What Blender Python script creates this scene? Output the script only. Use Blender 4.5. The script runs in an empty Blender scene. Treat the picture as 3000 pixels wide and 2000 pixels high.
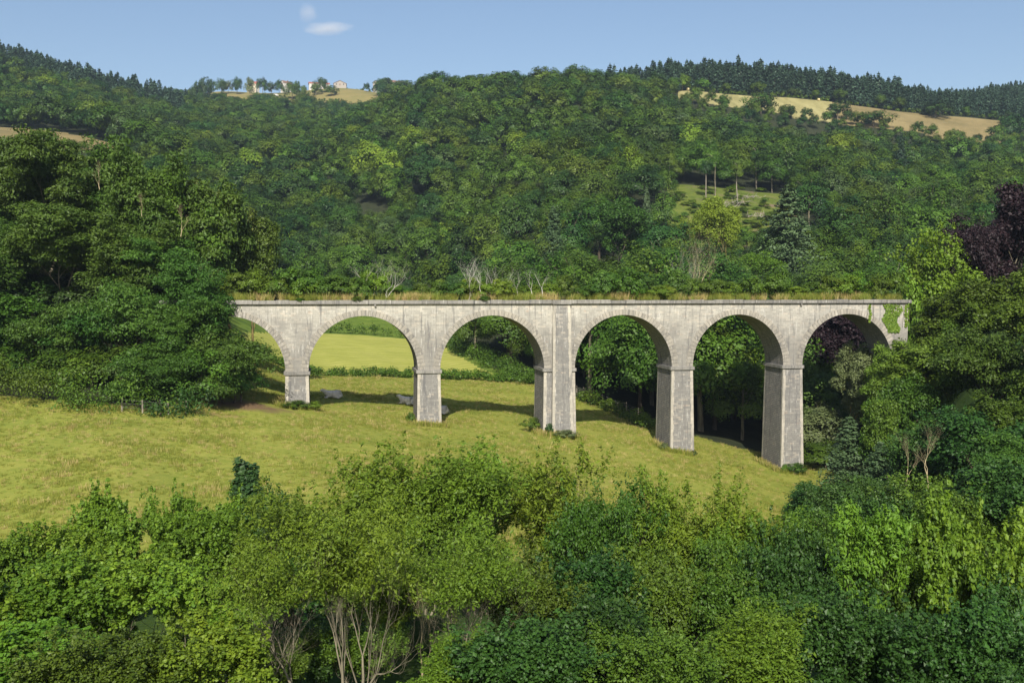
import bpy, math, random
import numpy as np
from mathutils import Vector
R = math.radians
C = bpy.context.scene.collection
EYE = 30.0
F, CX, CY, HZ = 3100.0, 1500.0, 1000.0, 852.0
PITCH = math.atan((CY - HZ) / F)
cp, sp = math.cos(PITCH), math.sin(PITCH)

def ray(px, py):
    a = (px - CX) / F; b = (CY - py) / F
    return a, cp + b * sp, -sp + b * cp
def at(px, py, Y):
    dx, dy, dz = ray(px, py); t = Y / dy
    return Vector((dx * t, Y, EYE + dz * t))
def project(X, Y, Z):
    z = Z - EYE
    d = Y * cp - z * sp; u = Y * sp + z * cp
    return CX + F * X / d, CY - F * u / d

# ------------------------------------------------------------------ terrain
def zc(Y, py):
    dx, dy, dz = ray(CX, py)
    return Y / dy * dz
COLS = {
 -700: [(-80,-1),(0,-2.5),(20,-9),(45,-13),(80,-11.5),(105,-8),(125,-3),(160,3),(300,20),(430,58),(600,95),(800,165),(1000,190),(1500,195)],
 0: [(-80,-1),(0,-2.5),(20,-9.5),(45,-14.3),(62,'p',1550),(105,'p',1170),(118,-7),(130,-2),(180,2),(300,22),(430,'p',425),(500,'p',362),(600,92),(720,138),(850,180),(1100,186),(1600,150)],
 300: [(-80,-1),(0,-2.5),(20,-9.5),(45,-14.3),(62,-13.2),(100,'p',1198),(118,-8),(130,-2.5),(180,0),(300,18),(430,'p',415),(500,72),(600,85),(720,122),(850,158),(1100,165),(1600,140)],
 600: [(-80,-1),(0,-2.5),(20,-10),(45,-14),(75,-13.5),(100,'p',1218),(118,-10),(130,-7),(180,-5),(300,8),(450,44),(600,76),(800,124),(1000,'p',328),(1080,'p',290),(1150,'p',267),(1250,222),(1600,200)],
 870: [(-80,-1),(0,-2.5),(20,-10),(45,-14),(75,-13.4),(112,'p',1193),(140,'p',1130),(165,'p',1103),(175,'p',1083),(260,'p',976),(300,'p',925),(340,0),(450,33),(600,72),(800,118),(1000,'p',316),(1080,'p',290),(1150,'p',266),(1250,222),(1600,200)],
 1060: [(-80,-1),(0,-2.5),(20,-10),(45,-14),(75,-13.8),(113,'p',1216),(140,'p',1142),(165,'p',1105),(175,'p',1086),(260,'p',980),(300,'p',935),(340,0),(450,37),(600,80),(720,105),(850,125),(1000,160),(1080,'p',275),(1150,'p',256),(1250,226),(1600,200)],
 1250: [(-80,-1),(0,-2.5),(20,-10),(45,-14.5),(80,-14.6),(114,'p',1245),(140,'p',1152),(165,'p',1108),(175,'p',1090),(260,'p',1000),(300,-9),(340,0),(450,42),(600,94),(700,132),(850,140),(1100,200),(1600,200)],
 1640: [(-80,-1),(0,-2.5),(20,-10),(45,-15),(90,-15.9),(116.5,'p',1273),(135,'p',1215),(150,'p',1168),(180,-13.5),(220,-9),(260,0),(330,18),(450,56),(600,112),(640,118),(750,118),(1100,150),(1600,160)],
 2000: [(-80,-1),(0,-2.5),(20,-10.5),(45,-16),(90,-18),(118.5,'p',1327),(140,'p',1280),(180,-14.5),(220,-6),(250,1),(330,'p',700),(380,'p',548),(450,53),(600,94),(655,'p',288),(705,'p',262),(760,142),(1000,150),(1600,160)],
 2320: [(-80,-1),(0,-2.5),(20,-11),(45,-17.5),(90,-20.2),(121.5,'p',1380),(140,'p',1337),(180,-16),(220,-6),(250,1),(330,'p',695),(390,'p',565),(450,48),(600,82),(655,'p',330),(715,'p',280),(760,139),(1000,150),(1600,160)],
 2620: [(-80,-1),(0,-2.5),(20,-11),(45,-17.5),(90,-20.5),(122,-21),(140,-19.5),(180,-15),(220,-6),(250,-1),(330,18),(450,43),(580,72),(640,'p',375),(705,'p',325),(760,130),(900,148),(1000,156),(1300,185),(1600,190)],
 2760: [(-80,-1),(0,-2.5),(20,-11),(45,-17),(90,-18),(122,-13),(140,-10),(180,-8),(220,-5),(250,-1),(330,18),(450,42),(580,69),(640,'p',402),(705,'p',345),(760,127),(900,150),(1000,162),(1300,190),(1600,190)],
 2900: [(-80,-1),(0,-2.5),(20,-11),(45,-17),(90,-14),(115,-7),(140,-4),(180,-3),(220,-2),(250,0),(330,18),(450,40),(580,67),(640,'p',416),(705,'p',356),(760,125),(900,156),(1000,178),(1300,192),(1600,190)],
 3700: [(-80,-1),(0,-2.5),(20,-11),(45,-15),(90,-10),(122,-2),(140,0),(180,1),(220,1),(250,2),(330,18),(450,40),(580,66),(700,100),(800,130),(1000,190),(1300,195),(1600,190)],
}
YG = np.arange(-80, 1601, 2.0)
ks = sorted(COLS)
tab = []
for k in ks:
    ys, zs = [], []
    for e in COLS[k]:
        ys.append(e[0]); zs.append(zc(e[0], e[2]) if len(e) == 3 else e[1])
    tab.append(np.interp(YG, ys, zs))
tab = np.array(tab)
UG = np.linspace(-0.8, 0.8, 401)
uk = (np.array(ks) - CX) / F
T = np.empty((len(UG), len(YG)))
for j in range(len(YG)):
    T[:, j] = np.interp(UG, uk, tab[:, j])
def blur(A, n, axis):
    if n < 1: return A
    k = np.ones(2 * n + 1) / (2 * n + 1)
    P = np.pad(A, [(n, n) if a == axis else (0, 0) for a in range(2)], mode='edge')
    return np.apply_along_axis(lambda v: np.convolve(v, k, 'valid'), axis, P)
T1 = blur(blur(T, 2, 1), 1, 1)
T2 = blur(blur(T, 6, 1), 4, 1)
w = np.clip((YG - 170) / 120, 0, 1)[None, :]
T = T1 * (1 - w) + T2 * w
T = blur(blur(T, 5, 0), 4, 0)
def height(X, Y):
    X = np.asarray(X, float); Y = np.asarray(Y, float)
    u = np.clip(X / np.maximum(Y, 60.0), -0.799, 0.799)
    fu = (u + 0.8) / 1.6 * 400; fy = (np.clip(Y, -80, 1598) + 80) / 2
    i = np.floor(fu).astype(int); j = np.floor(fy).astype(int)
    i = np.clip(i, 0, 399); j = np.clip(j, 0, len(YG) - 2)
    a = fu - i; b = fy - j
    z = (T[i, j] * (1 - a) + T[i + 1, j] * a) * (1 - b) + (T[i, j + 1] * (1 - a) + T[i + 1, j + 1] * a) * b
    far = np.clip((Y - 200) / 300, 0, 1)
    z = z + 0.12 * np.sin(X * 0.21 + 1.3) * np.sin(Y * 0.17) + 0.06 * np.sin(X * 0.9 + Y * 0.35) * (1 - far)
    z = z + far * (1.6 * np.sin(X * 0.045 + 0.7) * np.sin(Y * 0.05 + X * 0.01) )
    return z + EYE
_h0 = height
PINS = []
for px_, py_, Y_ in ((870, 1195, 112), (1257, 1247, 114.2), (1640, 1278, 116.3), (2000, 1330, 118.6), (2322, 1388, 121.2), (2322, 1340, 134), (2000, 1284, 133)):
    p_ = at(px_, py_, Y_); PINS.append((p_.x, p_.y, p_.z - float(_h0(p_.x, p_.y))))
print('PINS', [round(q[2], 2) for q in PINS])
_A = np.array([[math.exp(-((p[0] - q[0]) ** 2 / 130 + (p[1] - q[1]) ** 2 / 160)) for q in PINS] for p in PINS]); _W = np.linalg.solve(_A + np.eye(len(PINS)) * .05, np.array([q[2] for q in PINS]))
def height(X, Y):
    z = _h0(X, Y); X = np.asarray(X, float); Y = np.asarray(Y, float)
    for q, w_ in zip(PINS, _W): z = z + w_ * np.exp(-((X - q[0]) ** 2 / 130 + (Y - q[1]) ** 2 / 160))
    return z
def H(x, y): return float(height(x, y))
def ground_at(px, py, y0=50, y1=1500):
    Ys = np.arange(y0, y1, 0.5)
    dx, dy, dz = ray(px, py)
    g = height(dx / dy * Ys, Ys)
    r = EYE + dz / dy * Ys
    below = np.nonzero(r <= g)[0]
    Y = Ys[below[0]] if len(below) else y1
    return Vector((dx / dy * Y, Y, H(dx / dy * Y, Y)))

# ------------------------------------------------------------------ mesh builder
class MB:
    """Collects quads as numpy arrays and links them as one mesh object."""
    def __init__(s): s.v, s.q, s.m, s.t, s.n = [], [], [], [], 0
    def add(s, verts, quads, mi=0, tint=0.5):
        verts = np.asarray(verts, float).reshape(-1, 3); quads = np.asarray(quads, int).reshape(-1, 4)
        s.v.append(verts); s.q.append(quads + s.n); s.n += len(verts)
        s.m.append(np.full(len(quads), mi)); s.t.append(np.broadcast_to(np.asarray(tint, float), (len(quads),)))
        return s
    def box(s, x0, x1, y0, y1, z0, z1, mi=0, tint=.5):
        v = [(x, y, z) for x in (x0, x1) for y in (y0, y1) for z in (z0, z1)]
        return s.add(v, [(0,1,3,2),(4,6,7,5),(0,4,5,1),(2,3,7,6),(0,2,6,4),(1,5,7,3)], mi, tint)
    def mesh(s, name, mats, smooth=False):
        V = np.concatenate(s.v); Q = np.concatenate(s.q); M = np.concatenate(s.m); Tn = np.concatenate(s.t)
        me = bpy.data.meshes.new(name)
        me.vertices.add(len(V)); me.vertices.foreach_set('co', V.astype(np.float32).ravel())
        me.loops.add(len(Q) * 4); me.loops.foreach_set('vertex_index', Q.astype(np.int32).ravel())
        me.polygons.add(len(Q))
        me.polygons.foreach_set('loop_start', np.arange(0, len(Q) * 4, 4, dtype=np.int32))
        me.polygons.foreach_set('material_index', M.astype(np.int32))
        me.polygons.foreach_set('use_smooth', np.full(len(Q), smooth))
        a = me.attributes.new('tint', 'FLOAT', 'FACE'); a.data.foreach_set('value', Tn.astype(np.float32))
        for m in mats: me.materials.append(m)
        me.update(calc_edges=True)
        return me
def link(name, data, parent=None, loc=None):
    o = bpy.data.objects.new(name, data); C.objects.link(o)
    if parent is not None: o.parent = parent
    if loc is not None: o.location = loc
    return o
def tag(o, label=None, cat=None, group=None, kind=None):
    if label: o['label'] = label
    if cat: o['category'] = cat
    if group: o['group'] = group
    if kind: o['kind'] = kind
    return o
def thing(name, label, cat, loc=(0, 0, 0), rz=0, s=1.0, group=None):
    o = link(name, None, None, loc); o.rotation_euler = (0, 0, rz); o.scale = (s, s, s) if not isinstance(s, tuple) else s
    return tag(o, label, cat, group)

# ------------------------------------------------------------------ materials
def mat(name):
    m = bpy.data.materials.new(name); m.use_nodes = True
    nt = m.node_tree; nt.nodes.clear()
    return m, nt
def N(nt, t, **kw):
    n = nt.nodes.new(t)
    for k, v in kw.items():
        if k.startswith('i_'): n.inputs[k[2:].replace('_', ' ')].default_value = v
        elif isinstance(k, str): setattr(n, k, v)
    return n
def L(nt, a, b): nt.links.new(a, b)
def rgb(c): return (c[0], c[1], c[2], 1)
def ramp(nt, fac, stops, interp='LINEAR'):
    n = nt.nodes.new('ShaderNodeValToRGB'); n.color_ramp.interpolation = interp
    e = n.color_ramp.elements
    while len(e) < len(stops): e.new(0.5)
    for i, (p, c) in enumerate(stops):
        e[i].position = p; e[i].color = rgb(c) if not isinstance(c, (int, float)) else (c, c, c, 1)
    L(nt, fac, n.inputs[0]); return n.outputs[0]
def mixc(nt, f, a, b, mode='MIX'):
    n = nt.nodes.new('ShaderNodeMix'); n.data_type = 'RGBA'; n.blend_type = mode
    if isinstance(f, (int, float)): n.inputs[0].default_value = f
    else: L(nt, f, n.inputs[0])
    for s, x in ((6, a), (7, b)):
        if isinstance(x, tuple): n.inputs[s].default_value = rgb(x)
        else: L(nt, x, n.inputs[s])
    return n.outputs[2]
def noise(nt, vec, scale, detail=4, rough=.55, dist=0):
    n = nt.nodes.new('ShaderNodeTexNoise'); n.inputs['Scale'].default_value = scale
    n.inputs['Detail'].default_value = detail; n.inputs['Roughness'].default_value = rough; n.inputs['Distortion'].default_value = dist
    if vec is not None: L(nt, vec, n.inputs['Vector'])
    return n.outputs['Fac']
def mapping(nt, vec, scale=(1, 1, 1), rot=(0, 0, 0), loc=(0, 0, 0)):
    n = nt.nodes.new('ShaderNodeMapping'); n.inputs['Scale'].default_value = scale; n.inputs['Rotation'].default_value = rot
    n.inputs['Location'].default_value = loc
    L(nt, vec, n.inputs['Vector']); return n.outputs[0]
def math_(nt, op, a, b=None):
    n = nt.nodes.new('ShaderNodeMath'); n.operation = op
    for i, x in enumerate((a, b)):
        if x is None: continue
        if isinstance(x, (int, float)): n.inputs[i].default_value = x
        else: L(nt, x, n.inputs[i])
    return n.outputs[0]
def bump(nt, h, strength, dist):
    n = nt.nodes.new('ShaderNodeBump'); n.inputs['Strength'].default_value = strength; n.inputs['Distance'].default_value = dist
    L(nt, h, n.inputs['Height']); return n.outputs[0]
def finish(nt, col, rough=.8, normal=None, spec=.3):
    b = nt.nodes.new('ShaderNodeBsdfPrincipled'); o = nt.nodes.new('ShaderNodeOutputMaterial')
    if isinstance(col, tuple): b.inputs['Base Color'].default_value = rgb(col)
    else: L(nt, col, b.inputs['Base Color'])
    b.inputs['Roughness'].default_value = rough; b.inputs['Specular IOR Level'].default_value = spec
    if normal is not None: L(nt, normal, b.inputs['Normal'])
    L(nt, b.outputs[0], o.inputs['Surface']); return b

def leaf_mat(name, dark, light, vary=.12, trans=.22, hue=.02):
    m, nt = mat(name)
    at_ = N(nt, 'ShaderNodeAttribute', attribute_name='tint')
    oi = N(nt, 'ShaderNodeObjectInfo')
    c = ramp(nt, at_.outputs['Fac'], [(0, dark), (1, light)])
    hs = N(nt, 'ShaderNodeHueSaturation')
    r1 = math_(nt, 'MULTIPLY_ADD', oi.outputs['Random'], hue * 2); nt.nodes[-1].inputs[2].default_value = .5 - hue
    r2 = math_(nt, 'FRACT', math_(nt, 'MULTIPLY', oi.outputs['Random'], 7.31))
    r2 = math_(nt, 'MULTIPLY_ADD', r2, vary * 2); nt.nodes[-1].inputs[2].default_value = 1 - vary
    L(nt, r1, hs.inputs['Hue']); L(nt, r2, hs.inputs['Value']); L(nt, c, hs.inputs['Color'])
    b = N(nt, 'ShaderNodeBsdfPrincipled'); b.inputs['Roughness'].default_value = .5; b.inputs['Specular IOR Level'].default_value = .25
    L(nt, hs.outputs[0], b.inputs['Base Color'])
    tr = N(nt, 'ShaderNodeBsdfTranslucent')
    tc = mixc(nt, .5, hs.outputs[0], (light[0] * 1.5, light[1] * 1.3, light[2] * .5))
    L(nt, tc, tr.inputs['Color'])
    mx = N(nt, 'ShaderNodeMixShader'); mx.inputs[0].default_value = trans
    L(nt, b.outputs[0], mx.inputs[1]); L(nt, tr.outputs[0], mx.inputs[2])
    o = N(nt, 'ShaderNodeOutputMaterial'); L(nt, mx.outputs[0], o.inputs['Surface'])
    return m
def bark_mat(name, a, b, scale=3.0):
    m, nt = mat(name)
    tc = N(nt, 'ShaderNodeTexCoord')
    n = noise(nt, mapping(nt, tc.outputs['Object'], (1, 1, .25)), scale, 5)
    c = ramp(nt, n, [(.35, a), (.65, b)])
    finish(nt, c, .9, bump(nt, n, .5, .03), .2); return m
LM = {
 'oak':   leaf_mat('leaf_oak', (.022, .058, .008), (.098, .170, .013), .18, .09),
 'dark':  leaf_mat('leaf_dark', (.010, .034, .008), (.052, .112, .015), .2, .08),
 'olive': leaf_mat('leaf_olive', (.034, .074, .009), (.115, .186, .015), .16, .10),
 'bright':leaf_mat('leaf_bright', (.10, .175, .014), (.24, .325, .026), .12),
 'locust':leaf_mat('leaf_locust', (.020, .060, .010), (.080, .152, .015), .14, .12),
 'feather':leaf_mat('leaf_feather', (.050, .110, .011), (.175, .262, .019), .14, .24),
 'fresh': leaf_mat('leaf_fresh', (.040, .110, .013), (.165, .275, .020), .14, .26),
 'yellow': leaf_mat('leaf_yellow', (.040, .105, .012), (.230, .315, .024), .10, .26),
 'ivy':   leaf_mat('leaf_ivy', (.014, .048, .016), (.045, .105, .026), .1, .15),
 'conifer':leaf_mat('needle_conifer', (.024, .056, .032), (.062, .112, .060), .25, .05, .015),
 'spruce':leaf_mat('needle_spruce', (.045, .085, .036), (.100, .155, .062), .12, .08, .01),
 'sage': leaf_mat('leaf_sage', (.032, .066, .018), (.098, .150, .036), .12, .1, .01),
 'lichen': leaf_mat('leaf_lichen', (.026, .056, .008), (.100, .140, .015), .1, .12),
 'copper':leaf_mat('leaf_copper', (.012, .008, .010), (.034, .018, .022), .1, .08, .01),
 'vine':  leaf_mat('leaf_vine', (.10, .19, .02), (.25, .35, .045), .08, .3),
 'silver':leaf_mat('leaf_silver', (.070, .100, .036), (.165, .200, .075), .06, .15, .008),
}
BARK = bark_mat('bark_grey', (.11, .098, .066), (.26, .23, .16))
BARKD = bark_mat('bark_dark', (.045, .036, .026), (.10, .08, .055))
BARKY = bark_mat('bark_lichen', (.10, .080, .035), (.22, .165, .060))
BARKL = bark_mat('bark_pale', (.26, .21, .12), (.50, .42, .25))
BARKW = bark_mat('bark_bleached', (.34, .32, .28), (.60, .57, .50))

# ------------------------------------------------------------------ foliage geometry
def unit(a): return a / np.maximum(np.linalg.norm(a, axis=-1, keepdims=True), 1e-9)
def leaves(mb, c, n, size, aspect, rng, tint, mi=0, droop=0.0, ragged=True):
    k = len(c)
    r = rng.normal(size=(k, 3)); t = unit(np.cross(n, r)); t[:, 2] -= droop; t = unit(t); b = unit(np.cross(n, t))
    s = (size * np.clip(rng.lognormal(0, .32, k), .45, 1.9))[:, None]
    wv = s * aspect
    if ragged:
        j = lambda: rng.uniform(.55, 1.0, (k, 1))
        V = np.stack([c - t * s * .5 * j() - b * wv * .25 * j(), c + b * wv * .5 * j() - t * s * .1, c + t * s * .5 * j() + b * wv * .1, c - b * wv * .5 * j() + t * s * .12], 1)
    else:
        V = np.stack([c - t * s * .5, c + b * wv * .5 - n * s * .08, c + t * s * .5, c - b * wv * .5 - n * s * .08], 1)
    mb.add(V.reshape(-1, 3), np.arange(4 * k).reshape(-1, 4), mi, tint)
def pads(mb, centers, rx, rz, nleaf, size, aspect, rng, out=None, up=.5, mi=0, tints=None, droop=0.0, ragged=True, shell=.35, rough=.45, cw=0.0, lt=.35):
    k = len(centers); rx = np.broadcast_to(rx, (k,)); rz = np.broadcast_to(rz, (k,))
    c = np.repeat(centers, nleaf, 0); X = np.repeat(rx, nleaf)[:, None]; Z = np.repeat(rz, nleaf)[:, None]
    d = rng.normal(size=(k * nleaf, 3))
    d[:, 2] = d[:, 2] + .35
    if out is not None: d = d + .6 * np.repeat(unit(out), nleaf, 0)
    d = unit(d)
    rr = rng.uniform(0, 1, (k * nleaf, 1)) ** shell
    p = c + d * rr * np.concatenate([X, X, Z], 1)
    if cw: d = unit(d * (1 - cw) + cw * np.repeat(unit(out), nleaf, 0))
    nrm = unit(d * .7 + np.array([0, 0, up]) + rng.normal(size=d.shape) * rough)
    if tints is None: tints = rng.uniform(.1, .9, k)
    tt = np.clip(np.repeat(tints, nleaf) * (1 - lt) + lt * rng.uniform(0, 1, k * nleaf), 0, 1)
    leaves(mb, p, nrm, size, aspect, rng, tt, mi, droop, ragged)
def tubes(mb, segs, sides=5, mi=0):
    P0 = np.array([s[0] for s in segs]); P1 = np.array([s[1] for s in segs])
    r0 = np.array([s[2] for s in segs])[:, None, None]; r1 = np.array([s[3] for s in segs])[:, None, None]
    d = unit(P1 - P0); ref = np.where(np.abs(d[:, 2:3]) > .9, np.array([[1., 0, 0]]), np.array([[0, 0, 1.]]))
    a = unit(np.cross(d, ref)); b = np.cross(d, a)
    th = np.arange(sides) * 2 * np.pi / sides
    ring = a[:, None, :] * np.cos(th)[None, :, None] + b[:, None, :] * np.sin(th)[None, :, None]
    V = np.concatenate([P0[:, None] + ring * r0, P1[:, None] + ring * r1], 1)
    q = np.array([(i, (i + 1) % sides, sides + (i + 1) % sides, sides + i) for i in range(sides)])
    Q = q[None] + (np.arange(len(segs)) * 2 * sides)[:, None, None]
    mb.add(V.reshape(-1, 3), Q.reshape(-1, 4), mi, .5)
def skeleton(rng, Ht, spread, stems=1, levels=4, r0=.12, wob=.16, fork=2.6, up=.12, first=.3, lean=0.0, ratio=.72):
    segs, tips = [], []
    def grow(p, d, Ln, r, lev):
        ns = 3 if lev < levels else 2
        for i in range(ns):
            d = unit(d + rng.normal(size=3) * wob + np.array([0, 0, up]))
            q = p + d * Ln / ns; rr = r * (1 - .28 / ns * (i + 1) * 1.2)
            segs.append((p, q, r, rr)); p, r = q, rr
            if lev < levels and i < ns - 1 and rng.random() < (.75 if lev > 0 else first):
                s = unit(d + unit(rng.normal(size=3) * np.array([1, 1, .5])) * spread * 1.15)
                grow(p, s, Ln * rng.uniform(.5, .8), r * .55, lev + 1)
        if lev < levels:
            for _ in range(int(rng.integers(2, 4)) if rng.random() < fork - 2 else 2):
                s = unit(d + unit(rng.normal(size=3) * np.array([1, 1, .6])) * spread)
                grow(p, s, Ln * ratio * rng.uniform(.8, 1.15), r * .68, lev + 1)
        else: tips.append((p, d))
    tot = sum(ratio ** i for i in range(levels + 1))
    for s in range(stems):
        a = rng.uniform(0, 6.28); off = np.array([math.cos(a), math.sin(a), 0])
        d = unit(np.array([0, 0, 1.]) + off * (.0 if stems == 1 else rng.uniform(.15, .55)) + np.array([lean, 0, 0]))
        grow(off * (0 if stems == 1 else .25) - np.array([0, 0, .5]), d, Ht / tot * 1.15 * rng.uniform(.85, 1.1), r0 * rng.uniform(.7, 1.1), 0)
    return segs, np.array([t[0] for t in tips]), np.array([t[1] for t in tips])

def crown_lobes(seed, Rd, Ht, base, n, lobe, nleaf, size, flat=.8, aspect=.8, shell=.35, top=1.0, core=True):
    rng = np.random.default_rng(seed); mb = MB()
    d = unit(rng.normal(size=(n, 3))); d[:, 2] = np.where(d[:, 2] < -.55, -d[:, 2], d[:, 2])
    ang = np.arctan2(d[:, 1], d[:, 0]); ph = rng.uniform(0, 6.28, 3)
    asym = 1 + .18 * np.sin(ang + ph[0]) + .12 * np.sin(2 * ang + ph[1]) + .10 * np.sin(3 * ang + ph[2])
    rr = rng.uniform(.35, 1, n) ** .5
    c = np.stack([d[:, 0] * Rd * asym * rr, d[:, 1] * Rd * asym * rr, base + Ht * .5 + d[:, 2] * Ht * .5 * rr], 1)
    lr = lobe * rng.uniform(.65, 1.35, n)
    pads(mb, c, lr, lr * flat, nleaf, size, aspect, rng, out=c - np.array([0, 0, base + Ht * .4]), shell=shell, rough=.17, up=.25, cw=.5, lt=.22, tints=np.clip(rng.normal(.5, .2, n), 0, 1))
    if core:
        c2 = c * np.array([.6, .6, 1]); c2[:, 2] = base + Ht * .5 + (c2[:, 2] - base - Ht * .5) * .6
        pads(mb, c2[::2], lr[::2] * 1.1, lr[::2], max(6, nleaf // 4), size * 1.5, 1.0, rng, shell=.6)
    return mb
def trunk_mb(seed, Ht, r, limbs=5, spread=.6):
    rng = np.random.default_rng(seed); segs = []
    p = np.array([0, 0, -.6]); d = np.array([0, 0, 1.]); k = 5
    for i in range(k):
        d = unit(d + rng.normal(size=3) * .06); q = p + d * Ht / k
        segs.append((p, q, r * (1 - .13 * i), r * (1 - .13 * (i + 1)))); p = q
        if i >= 2:
            for _ in range(limbs // 2):
                s = unit(d + unit(rng.normal(size=3)) * spread + np.array([0, 0, .2])); q2 = p + s * Ht * .3
                segs.append((p, q2, r * .35, r * .15)); segs.append((q2, q2 + unit(s + rng.normal(size=3) * .3) * Ht * .22, r * .15, r * .05))
    mb = MB(); tubes(mb, segs, 6); return mb
def conifer_mb(seed, Ht, Rd, whorls=16, per=9, nq=7, size=.8, droop=.35, base=.12, power=.72):
    rng = np.random.default_rng(seed); mb = MB(); P, Nn, Tn = [], [], []
    for wv in range(whorls):
        t = wv / whorls
        z = Ht * (base + (1 - base) * t)
        rad = Rd * (1 - t) ** power * rng.uniform(.8, 1.15) + .12
        for k in range(per):
            a = rng.uniform(0, 6.28); rl = rad * rng.uniform(.65, 1.1); tt = rng.uniform(.1, .9)
            s = np.sqrt(rng.uniform(.04, 1, nq)); x = s * rl
            off = rng.normal(size=(nq, 3)) * np.array([.16, .16, .10]) * (rl * .6 + .2)
            p = np.stack([np.cos(a) * x, np.sin(a) * x, z - droop * x + .12 * x * s + rng.uniform(-.1, .1, nq)], 1) + off
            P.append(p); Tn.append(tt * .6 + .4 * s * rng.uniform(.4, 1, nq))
            nn = np.tile(np.array([np.cos(a) * .45, np.sin(a) * .45, .9]), (nq, 1)) + rng.normal(size=(nq, 3)) * .4
            Nn.append(unit(nn))
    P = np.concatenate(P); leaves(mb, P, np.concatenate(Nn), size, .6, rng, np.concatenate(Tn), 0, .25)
    tip = np.array([[0, 0, Ht * (.97 + .012 * i)] for i in range(4)])
    leaves(mb, tip, unit(rng.normal(size=(4, 3)) * np.array([1, 1, .1])), size * .7, .5, rng, .5, 0, -2.0)
    return mb
# ------------------------------------------------------------------ camera, sun, sky
cam = bpy.data.cameras.new('camera'); co = bpy.data.objects.new('camera', cam); C.objects.link(co)
cam.sensor_width = 36; cam.lens = 36 * F / 3000; cam.clip_end = 9000; cam.clip_start = .5
co.location = (0, 0, EYE); co.rotation_euler = (math.pi / 2 - PITCH, 0, 0)
S = bpy.context.scene; S.camera = co
S.view_settings.view_transform = 'Standard'; S.view_settings.look = 'None'; S.view_settings.gamma = 1; S.view_settings.exposure = .48
S.cycles.max_bounces = 7; S.cycles.diffuse_bounces = 2; S.cycles.transmission_bounces = 4; S.cycles.glossy_bounces = 2; S.cycles.volume_bounces = 0
SUN_EL, SUN_AZ = R(38), R(-1.5)        # azimuth from straight behind the camera, negative = to the left
sd = Vector((math.sin(SUN_AZ) * math.cos(SUN_EL), -math.cos(SUN_AZ) * math.cos(SUN_EL), math.sin(SUN_EL)))
sl = bpy.data.lights.new('sun', 'SUN'); sl.energy = 4.5; sl.angle = R(.53); sl.color = (1, .94, .84)
so = bpy.data.objects.new('sun', sl); C.objects.link(so); so.rotation_euler = sd.to_track_quat('Z', 'Y').to_euler(); so.location = (0, -20, 120)
W = bpy.data.worlds.new('World'); S.world = W; W.use_nodes = True; nt = W.node_tree
bg = nt.nodes['Background']; sky = nt.nodes.new('ShaderNodeTexSky'); sky.sky_type = 'NISHITA'; sky.sun_disc = False
sky.sun_elevation = SUN_EL; sky.sun_rotation = math.atan2(sd.x, sd.y); sky.altitude = 300; sky.air_density = 1.0; sky.dust_density = 2.2; sky.ozone_density = 1.6
L(nt, sky.outputs[0], bg.inputs[0]); bg.inputs[1].default_value = .095

# ------------------------------------------------------------------ ground materials
def ground_mat(name, stops, scale=.35, fine=14, extra=None, stretch=(1, 1, 1), bstr=.6, bd=.08, patch=.5):
    m, nt = mat(name); tc = N(nt, 'ShaderNodeTexCoord'); v = tc.outputs['Object']
    a = noise(nt, mapping(nt, v, stretch), scale, 6, .6); b = noise(nt, v, scale * 9, 4, .7); c = noise(nt, v, fine, 3, .7)
    s = math_(nt, 'ADD', math_(nt, 'MULTIPLY', a, patch), math_(nt, 'ADD', math_(nt, 'MULTIPLY', b, (1 - patch) * .55), math_(nt, 'MULTIPLY', c, (1 - patch) * .45)))
    col = ramp(nt, s, stops)
    if extra: col = extra(nt, v, col)
    finish(nt, col, .95, bump(nt, c, bstr, bd), .1); return m
def ellipse_mask(nt, v, cx, cy, rx, ry, rot=0, soft=.35):
    mp = mapping(nt, v, (1, 1, 0), (0, 0, 0), (-cx, -cy, 0)); mp2 = mapping(nt, mp, (1 / rx, 1 / ry, 0), (0, 0, rot))
    l = nt.nodes.new('ShaderNodeVectorMath'); l.operation = 'LENGTH'; L(nt, mp2, l.inputs[0])
    n = noise(nt, v, .8, 5, .65); d = math_(nt, 'ADD', l.outputs['Value'], math_(nt, 'MULTIPLY_ADD', n, 1.6))
    nt.nodes[-2].inputs[2].default_value = -.8
    return ramp(nt, d, [(.75 - soft, 1.0), (.75 + soft, 0.0)])
def meadow_extra(nt, v, col):
    col = mixc(nt, math_(nt, 'MULTIPLY', ramp(nt, noise(nt, v, .9, 5, .7), [(.60, 0.0), (.74, 1.0)]), .55), col, (.30, .20, .09))
    p = ground_at(725, 1188); m1 = ellipse_mask(nt, v, p.x, p.y, 5.5, 3.4)
    col = mixc(nt, math_(nt, 'MULTIPLY', m1, .9), col, (.16, .095, .062))
    for px, py, rx, ry in ((975, 1212, 3.5, 2.4), (640, 1214, 3, 1.6), (1330, 1235, 2.2, 1.5)):
        p = ground_at(px, py); mk = ellipse_mask(nt, v, p.x, p.y, rx, ry)
        col = mixc(nt, math_(nt, 'MULTIPLY', mk, .55), col, (.30, .185, .10))
    return col
M_meadow = ground_mat('meadow_grass', [(.34, (.115, .15, .024)), (.46, (.200, .230, .038)), (.56, (.275, .275, .055)), (.68, (.345, .31, .088))], .12, 7, meadow_extra, (1, 1.2, 1), patch=.34)
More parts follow.
